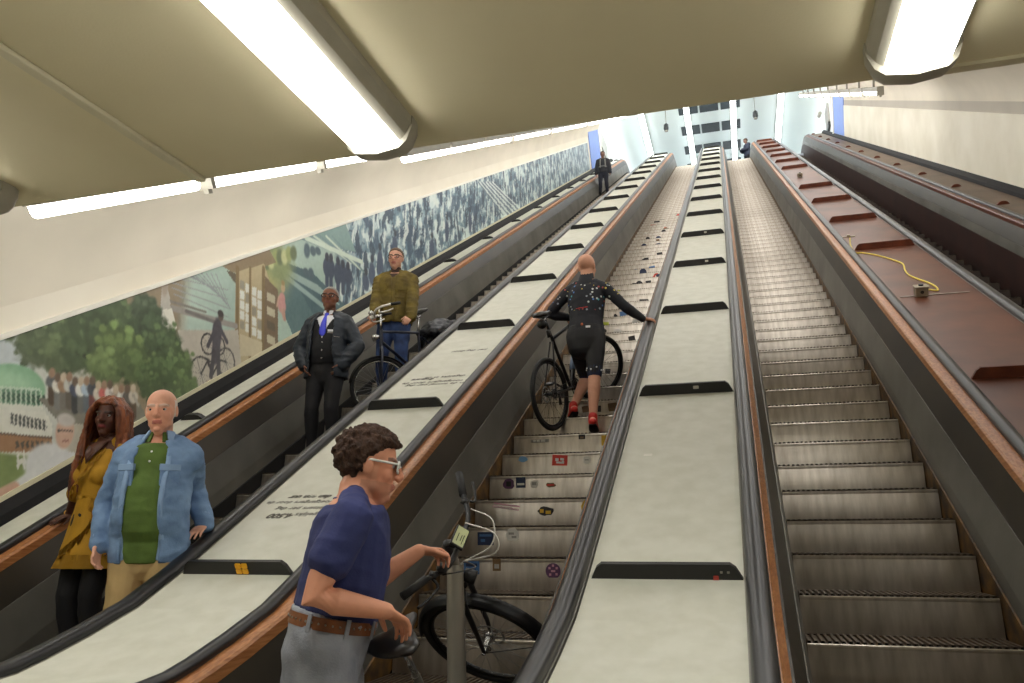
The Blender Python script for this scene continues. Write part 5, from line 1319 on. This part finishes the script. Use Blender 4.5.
# ------------------------------------------------------------------ bicycles
M_tyre = mat('black tyre', (24, 24, 24), .7, var=.2)
M_rimb = mat('dark rim', (40, 40, 42), .35, .5)
M_rims = mat('bright rim', (186, 186, 184), .25, .9)
M_spoke = mat('spokes', (170, 170, 168), .3, .9)
M_spokeb = mat('dark spokes', (70, 70, 72), .35, .8)
M_frame_gry = mat('grey bicycle frame', (142, 138, 128), .38, .5, .06)
M_frame_blk = mat('black bicycle frame', (20, 20, 23), .3, var=.1, spec=.6)
M_frame_blue = mat('dark blue bicycle frame', (24, 30, 48), .3, var=.1, spec=.6)
M_grip = mat('black grip', (26, 26, 27), .6, var=.15)
M_sad = mat('black saddle', (28, 25, 25), .32, var=.15, spec=.6)
M_cable_w = mat('white brake cable', (206, 204, 196), .4)
def bicycle(label, rear_hub, fwd, pitch, roll=0., steer=0., R=.345, frame_m=None, style='sport', tyre=.022, fender=False, group=None, rim=None, spokes=None):
    """parts of one bicycle; rear hub, horizontal heading, nose-up pitch and steering angle (+ = to its left) set the pose"""
    f = V(fwd); f.z = 0; f.normalize(); u = V((0, 0, 1)); l = u.cross(f)
    Rp = Matrix.Rotation(-pitch, 3, l) @ Matrix.Rotation(roll, 3, f)
    M = fr(rear_hub, Rp @ f, Rp @ l, Rp @ u)            # columns: x forward, y left, z up
    root = empty('bicycle', (rear_hub[0], rear_hub[1], rear_hub[2]), label, 'bicycle', group)
    P = lambda x, y=0., z=0.: M @ V((x, y, z))
    WB = 1.06 if style != 'city' else 1.10
    HT, HB = V((WB-.245, 0, .60)), V((WB-.19, 0, .46))                 # head tube top and bottom
    if style == 'sport': HT, HB = V((WB-.205, 0, .56)), V((WB-.17, 0, .44))
    ax = (HT-HB).normalized()
    St = Matrix.Translation(HB) @ Matrix.Rotation(steer, 4, ax) @ Matrix.Translation(-HB)
    MS = M @ St; PS = lambda x, y=0., z=0.: MS @ V((x, y, z))
    BB = V((.43, 0, -.06)); ST = V((.27, 0, .50)) if style == 'sport' else V((.26, 0, .42))
    SD = ST + (ST-BB).normalized()*(.20 if style == 'sport' else .20)
    def T(bm, pts, r, n=12, pf=P, sub=1): return loft(bm, [pf(*p) for p in (smoothpts(pts, sub) if sub > 1 else [V(q) for q in pts])], r if isinstance(r, list) else [r]*(len(pts) if sub == 1 else (len(pts)-1)*sub+1), M.to_3x3() @ V((0, 1, 0)), n, cap=False)
    bm = B()
    T(bm, [BB, ST], .017)
    T(bm, [HB-ax*.01, HT+ax*.01], .022)
    if style == 'step':                                                 # low thick single tube, carried close to the ground then up
        T(bm, [HT-ax*.05, V((WB-.30, 0, .40)), V((.62, 0, .08)), V((.47, 0, -.05))], [.036, .040, .042, .040], 16, P, 1)
        T(bm, [ST*.55+BB*.45, V((.35, 0, .10))], .02)
    elif style == 'city':
        T(bm, [HT-ax*.02, ST], .0155); T(bm, [HB+ax*.02, BB], .018)
    else:
        T(bm, [HT-ax*.02, ST-V((0, 0, .03))], .017); T(bm, [HB+ax*.02, BB], .023)
    for y in (-1, 1):
        T(bm, [BB+V((0, y*.035, 0)), V((0, y*.066, 0))], .010, 8); T(bm, [ST-V((.02, -y*.014, .05)), V((0, y*.066, 0))], .0085, 8)
    T(bm, [BB+V((0, -.05, 0)), BB+V((0, .05, 0))], .024, 12)
    obj('frame', bm, frame_m, root, smooth=True, sharp=50)
    bm = B(); T(bm, [ST-(ST-BB).normalized()*.05, SD], .0135); obj('seatpost', bm, M_silver if style != 'sport' else M_black, root, smooth=True)
    # fork + front wheel turn together
    bm = B(); hub = V((WB, 0, 0))
    T(bm, [HB, HB-ax*.05], .02, 12, PS)
    for y in (-1, 1): T(bm, [HB-ax*.045+V((0, y*.015, 0)), HB-ax*.09+V((0, y*.052, 0)), hub+V((-.035, y*.058, .10)), hub+V((0, y*.056, 0))], [.016, .015, .012, .010], 10, PS)
    obj('fork', bm, frame_m if style != 'step' else M_frame_blk, root, smooth=True, sharp=50)
    def wheel(name, c, pf, MM):
        axis = MM.to_3x3() @ V((0, 1, 0)); C = pf(*c)
        bm = B(); ring_torus(bm, C, axis, R-tyre, tyre, 56, 10); w = obj(name, bm, M_tyre, root, smooth=True)
        bm = B(); ring_torus(bm, C, axis, R-2*tyre-.008, .009, 56, 8, .012); obj('rim', bm, rim or M_rimb, w, smooth=True)
        bm = B(); x = MM.to_3x3() @ V((1, 0, 0)); z = MM.to_3x3() @ V((0, 0, 1)); n = 28
        for i in range(n):
            a = 2*PI*i/n; b = a + (.45 if i % 4 < 2 else -.45); s_ = 1 if i % 2 else -1
            loft(bm, [C + axis*.028*s_ + (x*math.cos(b)+z*math.sin(b))*.022, C + (x*math.cos(a)+z*math.sin(a))*(R-2*tyre-.01)], .0014, axis, 5, cap=False)
        obj('spokes', bm, spokes or M_spoke, w)
        bm = B(); cyl(bm, C-axis*.05, C+axis*.05, .018, 14); cyl(bm, C-axis*.032, C-axis*.028, .030, 16); cyl(bm, C+axis*.028, C+axis*.032, .030, 16); cyl(bm, C-axis*.068, C-axis*.05, .009, 8); cyl(bm, C+axis*.05, C+axis*.068, .009, 8)
        obj('hub', bm, M_silver if style != 'sport' else M_frame_blk, w, smooth=True, sharp=40)
        if style != 'city':
            bm = B(); q = C + axis*.042; ring_torus(bm, q, axis, .072, .007, 32, 6, .0015)
            for i in range(5):
                a = 2*PI*i/5; loft(bm, [q + (x*math.cos(a)+z*math.sin(a))*.02, q+(x*math.cos(a+.4)+z*math.sin(a+.4))*.068], .003, axis, 5, cap=False)
            obj('brake_disc', bm, M_spoke, w, smooth=True)
        return w
    wf = wheel('front_wheel', hub, PS, MS); wr_ = wheel('rear_wheel', V((0, 0, 0)), P, M)
    if fender:
        def fend(c, pf, a0, a1, m):
            bm = B(); rows = []
            for i in range(25):
                a = a0+(a1-a0)*i/24; rw = []
                for j in range(7):
                    t = -1+2*j/6; rr_ = R+.016-.012*t*t
                    rw.append(bm.verts.new(pf(c[0]+rr_*math.cos(a), t*.034, c[2]+rr_*math.sin(a))))
                rows.append(rw)
            for p, q in zip(rows[:-1], rows[1:]):
                for j in range(6): bm.faces.new((p[j], p[j+1], q[j+1], q[j]))
            bmesh.ops.solidify(bm, geom=list(bm.faces), thickness=.003)
            for y in (-1, 1): loft(bm, [pf(c[0], y*.06, c[2]), pf(c[0]+(R+.01)*math.cos(a0+.15*(a1-a0)/abs(a1-a0)), y*.03, c[2]+(R+.01)*math.sin(a0+.15*(a1-a0)/abs(a1-a0)))], .0025, (1, 0, 0), 5, cap=False)
            obj('mudguard', bm, m, root, smooth=True, sharp=40)
        fend(hub, PS, math.radians(30), math.radians(205), M_black); fend(V((0, 0, 0)), P, math.radians(70), math.radians(215), M_black)
    # saddle
    bm = B(); d = V((1, 0, .0)); rings = []
    wid = (.075, .055) if style == 'sport' else (.105, .06)
    for x, w_, z_, h_ in ((-.125, wid[0]*.55, .045, .016), (-.11, wid[0]*.95, .046, .026), (-.06, wid[0]*1.0, .042, .030), (-.01, wid[0]*.72, .036, .028), (.05, wid[1]*.55, .032, .024), (.11, wid[1]*.42, .030, .020), (.14, wid[1]*.25, .026, .012)):
        rings.append((SD+V((x, 0, z_)), (w_, h_)))
    loft(bm, [P(*c) for c, _ in rings], [r_ for _, r_ in rings], M.to_3x3() @ V((0, 1, 0)), 18)
    sa = obj('saddle', bm, M_sad, root, smooth=True)
    bm = B()
    for y in (-.022, .022): T(bm, [SD+V((-.09, y*1.6, .022)), SD+V((-.04, y, .004)), SD+V((.04, y, .004)), SD+V((.10, y*.6, .016))], .0042, 6, P, 1)
    T(bm, [SD+V((-.03, 0, -.012)), SD+V((.03, 0, -.012))], .016, 10); obj('saddle_rails', bm, M_silver, sa, smooth=True)
    # drivetrain
    axis = M.to_3x3() @ V((0, 1, 0)); cb = P(*(BB+V((0, -.06, 0))))
    bm = B(); ring_torus(bm, cb, axis, .085, .010, 36, 6, .003)
    for i in range(5):
        a = 2*PI*i/5; loft(bm, [cb, cb + (M.to_3x3() @ V((math.cos(a), 0, math.sin(a))))*.082], .005, axis, 6, cap=False)
    obj('chainring', bm, M_rimb, root, smooth=True)
    for y, a in ((-1, -.6), (1, -.6+PI)):
        bm = B(); e = BB + V((.17*math.cos(a), y*.085, .17*math.sin(a))); T(bm, [BB+V((0, y*.07, 0)), e], [.013, .010], 8); c = obj('crank_arm', bm, M_black if style == 'sport' else M_silver, root, smooth=True)
        bm = B(); q = e+V((0, y*.055, 0)); box(bm, -.045, .045, -.045, .045, -.012, .012, M @ Matrix.Translation(q)); bevel(bm, .006, 1); obj('pedal', bm, M_black, c)
    bm = B()
    for s_ in (1, -1): T(bm, [BB+V((0, -.06, .086*s_)), V((0, -.05, .040*s_))], .004, 6)
    obj('chain', bm, M_rimb, root)
    bm = B(); q = P(0, -.05, 0); ring_torus(bm, q, axis, .036, .012, 24, 6, .008); obj('sprocket', bm, M_spokeb, root, smooth=True)
    return root, P, PS, M, MS, HT, ax, SD, T, hub, BB
def bar(root, PS, pts, r, m, grips, T, name='handlebar', grip_r=.017, gm=None):
    bm = B(); T(bm, pts, r, 10, PS, 5); h = obj(name, bm, m, root, smooth=True)
    for g_ in grips: bm = B(); T(bm, g_, grip_r, 12, PS, 1); obj('grip', bm, gm or M_grip, h, smooth=True)
    return h

# the foreground man's bicycle, front wheel swung hard to the right
def front_bike():
    rear = V((-1.27, 3.00, .445))
    root, P, PS, M, MS, HT, ax, SD, T, hub, BB = bicycle('grey step-through bicycle held by the man in the navy t-shirt, wheel turned', rear, (-.01, 1, 0), math.radians(29), 0., -math.radians(97), .345, M_frame_gry, 'step', .024, True, 'bicycles on the escalators', M_rimb, M_spoke)
    top = HT + ax*.10
    bm = B(); T(bm, [HT, top], .020, 12, PS); T(bm, [top, top+V((.055, 0, .02))], .018, 12, PS); obj('stem', bm, M_black, root, smooth=True)
    c = top+V((.055, 0, .02))
    h = bar(root, PS, [c+V((-.12, -.33, .035)), c+V((-.07, -.24, .035)), c+V((-.005, -.13, .02)), c+V((0, 0, 0)), c+V((-.005, .13, .02)), c+V((-.07, .24, .035)), c+V((-.12, .33, .035))], .0125, M_black, ([c+V((-.125, -.34, .035)), c+V((-.066, -.23, .034))], [c+V((-.125, .34, .035)), c+V((-.066, .23, .034))]), T, grip_r=.018)
    bm = B(); box(bm, -.032, .032, -.052, .052, .0, .016, MS @ Matrix.Translation(c+V((-.005, 0, .045))) @ Matrix.Rotation(.35, 4, 'Y')); bevel(bm, .004, 2); dsp = obj('display', bm, M_black, h)
    bm = B(); box(bm, -.026, .026, -.045, .045, .0165, .0185, MS @ Matrix.Translation(c+V((-.005, 0, .045))) @ Matrix.Rotation(.35, 4, 'Y')); obj('screen', bm, mat('pale green screen', (178, 184, 136), .3), dsp)
    bm = B()
    for i, (dx, w_) in enumerate(((-.012, .030), (.004, .022), (.014, .034))): box(bm, dx-.002, dx+.002, -w_, w_*.4, .0186, .0192, MS @ Matrix.Translation(c+V((-.005, 0, .045))) @ Matrix.Rotation(.35, 4, 'Y'))
    obj('screen_digits', bm, mat('screen ink', (70, 76, 50), .5), dsp)
    for y in (-1, 1):
        bm = B(); T(bm, [c+V((-.045, y*.215, .03)), c+V((-.01, y*.235, .012)), c+V((-.03, y*.30, .0)), c+V((-.055, y*.345, -.002))], .0065, 8, PS, 4); T(bm, [c+V((-.062, y*.205, .034)), c+V((-.03, y*.20, .03))], .017, 10, PS); obj('brake_lever', bm, M_black, h, smooth=True)
    bm = B(); ball(bm, PS(*(c+V((-.02, -.17, .055)))), .024); T(bm, [c+V((-.01, -.17, .02)), c+V((-.02, -.17, .05))], .012, 8, PS); obj('bell', bm, M_black, h, smooth=True)
    for y, ex in ((.18, .10), (-.18, .07), (.10, .13)):
        bm = B(); T(bm, [c+V((-.01, y, .025)), c+V((ex, y*.8, .05)), c+V((ex+.03, y*.35, -.02)), HT+V((.05, .01, -.02)), HT+V((.03, 0, -.10))], .0032, 6, PS, 5); obj('brake_cable', bm, M_cable_w if y > 0 else M_black, h, smooth=True)
    bm = B(); T(bm, [HT+ax*-.10+V((.03, 0, 0)), HT+ax*-.10+V((.085, 0, .0))], [.03, .034], 14, PS); hl = obj('headlight', bm, M_black, root, smooth=True)
    # carrier frame behind the saddle and a round sticker on the step below
    bm = B()
    for y in (-.06, .06): T(bm, [V((.18, y, .36)), V((-.08, y, .39)), V((-.26, y, .39))], .006, 8, P, 1); T(bm, [V((-.20, y, .39)), V((0, y*1.1, .02))], .006, 8, P, 1)
    T(bm, [V((-.26, -.06, .39)), V((-.26, .06, .39))], .006, 8, P, 1); obj('carrier', bm, M_silver, root, smooth=True)
    return c, PS
FB = front_bike()

# the cyclist's bicycle, on his left
def cyclist_bike():
    rear = on_slope(541, 432, 0); rear = at(550, 394, 7.38)
    fh = at(588, 371, 8.12); d = fh-rear; f = V((d.x, d.y, 0)); pit = math.atan2(d.z, f.length)
    root, P, PS, M, MS, HT, ax, SD, T, hub, BB = bicycle('black sport bicycle pushed up by the bald cyclist', rear, f, pit, 0., -.55, .345, M_frame_blk, 'sport', .021, False, 'bicycles on the escalators', M_rimb, M_spokeb)
    top = HT + ax*.05
    bm = B(); T(bm, [HT, top], .019, 12, PS); T(bm, [top, top+V((.09, 0, .01))], .016, 12, PS); obj('stem', bm, M_black, root, smooth=True)
    c = top+V((.09, 0, .01)); h = bar(root, PS, [c+V((0, -.20, 0)), c+V((0, -.1, 0)), c, c+V((0, .1, 0)), c+V((0, .20, 0))], .013, M_black, (), T)
    for y in (-1, 1):
        bm = B(); T(bm, [c+V((0, y*.20, 0)), c+V((.07, y*.205, -.005)), c+V((.10, y*.21, -.05)), c+V((.06, y*.215, -.11)), c+V((-.03, y*.22, -.125))], .0145, 10, PS, 4); T(bm, [c+V((.05, y*.205, .0)), c+V((.10, y*.205, .035)), c+V((.115, y*.205, .06))], [.018, .017, .012], 10, PS); obj('drop_end', bm, M_grip, h, smooth=True)
    bm = B(); ball(bm, P(*(SD+V((-.07, 0, -.05)))), (.05, .05, .045)); obj('saddle_bag', bm, M_black, root, smooth=True)
    bm = B(); T(bm, [SD+V((-.02, -.02, -.12)), SD+V((-.02, -.02, -.19))], .02, 10, P); obj('rear_light', bm, M_black, root, smooth=True)
    bm = B(); T(bm, [V((.05, -.07, -.02)), V((.03, -.07, -.12))], [.012, .016], 8, P); obj('derailleur', bm, M_rimb, root, smooth=True)
    bm = B(); e = V((.56, 0, .10)); T(bm, [e, e+V((.11, 0, .14))], .036, 14, P); obj('bottle', bm, mat('blue grey bottle', (120, 140, 168), .4), root, smooth=True)
cyclist_bike()

# upright bicycle of the man in the olive jacket, coming down
def dutch_bike():
    fh = at(379, 389, 8.62); rear = onslope(slope_sw(fh)[0]+1.06, 0, fh.x+.36); rear = V((fh.x+.34, fh.y+.97, fh.z+.50))
    d = fh-rear; f = V((d.x, d.y, 0)); pit = math.atan2(d.z, f.length)
    root, P, PS, M, MS, HT, ax, SD, T, hub, BB = bicycle('black upright bicycle with white handlebar, in front of the man in the olive jacket', rear, f, pit, 0., -.62, .345, M_frame_blue, 'city', .021, True, 'bicycles on the escalators', M_rims, M_spoke)
    top = HT + ax*.17
    bm = B(); T(bm, [HT, top], .013, 12, PS); T(bm, [top, top+V((.06, 0, .0))], .014, 10, PS); obj('stem', bm, M_silver, root, smooth=True)
    c = top+V((.06, 0, 0)); wm = mat('white handlebar', (222, 220, 212), .3, .3)
    h = bar(root, PS, [c+V((-.24, -.26, .02)), c+V((-.12, -.265, .04)), c+V((.0, -.20, .05)), c+V((.03, -.08, .01)), c, c+V((.03, .08, .01)), c+V((.0, .20, .05)), c+V((-.12, .265, .04)), c+V((-.24, .26, .02))], .0125, wm, ([c+V((-.25, -.26, .018)), c+V((-.14, -.265, .038))], [c+V((-.25, .26, .018)), c+V((-.14, .265, .038))]), T)
    bm = B(); ball(bm, PS(*(c+V((-.02, -.22, .09)))), .032); obj('bell', bm, M_silver, h, smooth=True)
    for y in (-1, 1): bm = B(); T(bm, [c+V((-.02, y*.21, .04)), c+V((.0, y*.24, .0)), c+V((-.08, y*.27, -.02)), c+V((-.15, y*.27, -.015))], .008, 8, PS, 3); obj('brake_lever', bm, wm, h, smooth=True)
    bm = B(); T(bm, [HT-ax*.06+V((.03, 0, 0)), HT-ax*.06+V((.10, 0, 0))], [.03, .04], 14, PS); obj('headlight', bm, M_silver, root, smooth=True)
    bm = B()
    for y in (-.07, .07): T(bm, [V((.16, y, .38)), V((-.28, y, .39))], .006, 8, P); T(bm, [V((-.22, y, .39)), V((0, y, .02))], .006, 8, P)
    T(bm, [V((-.28, -.07, .39)), V((-.28, .07, .39))], .006, 8, P); obj('carrier', bm, M_black, root, smooth=True)
    # dark pannier bags over the carrier
    for y in (-1, 1):
        bm = B(); ball(bm, (-.08, y*.14, .24), (.17, .065, .17), M, 14, 10); box(bm, -.24, .08, y*.14-.05, y*.14+.05, .08, .37, M)
        o = remeshed('pannier', bm, mat('black pannier', (20, 20, 22), .6, var=.2, bump=.2), root, .012, 3, folds(.01, 9, 5))
    bm = B(); box(bm, -.27, .10, -.17, .17, .37, .42, M); ball(bm, (-.09, 0, .40), (.2, .18, .09), M, 14, 10)
    remeshed('grey_cover', bm, mat('grey cover', (92, 94, 98), .6, var=.2, bump=.3), root, .012, 3, folds(.025, 10, 9))
dutch_bike()
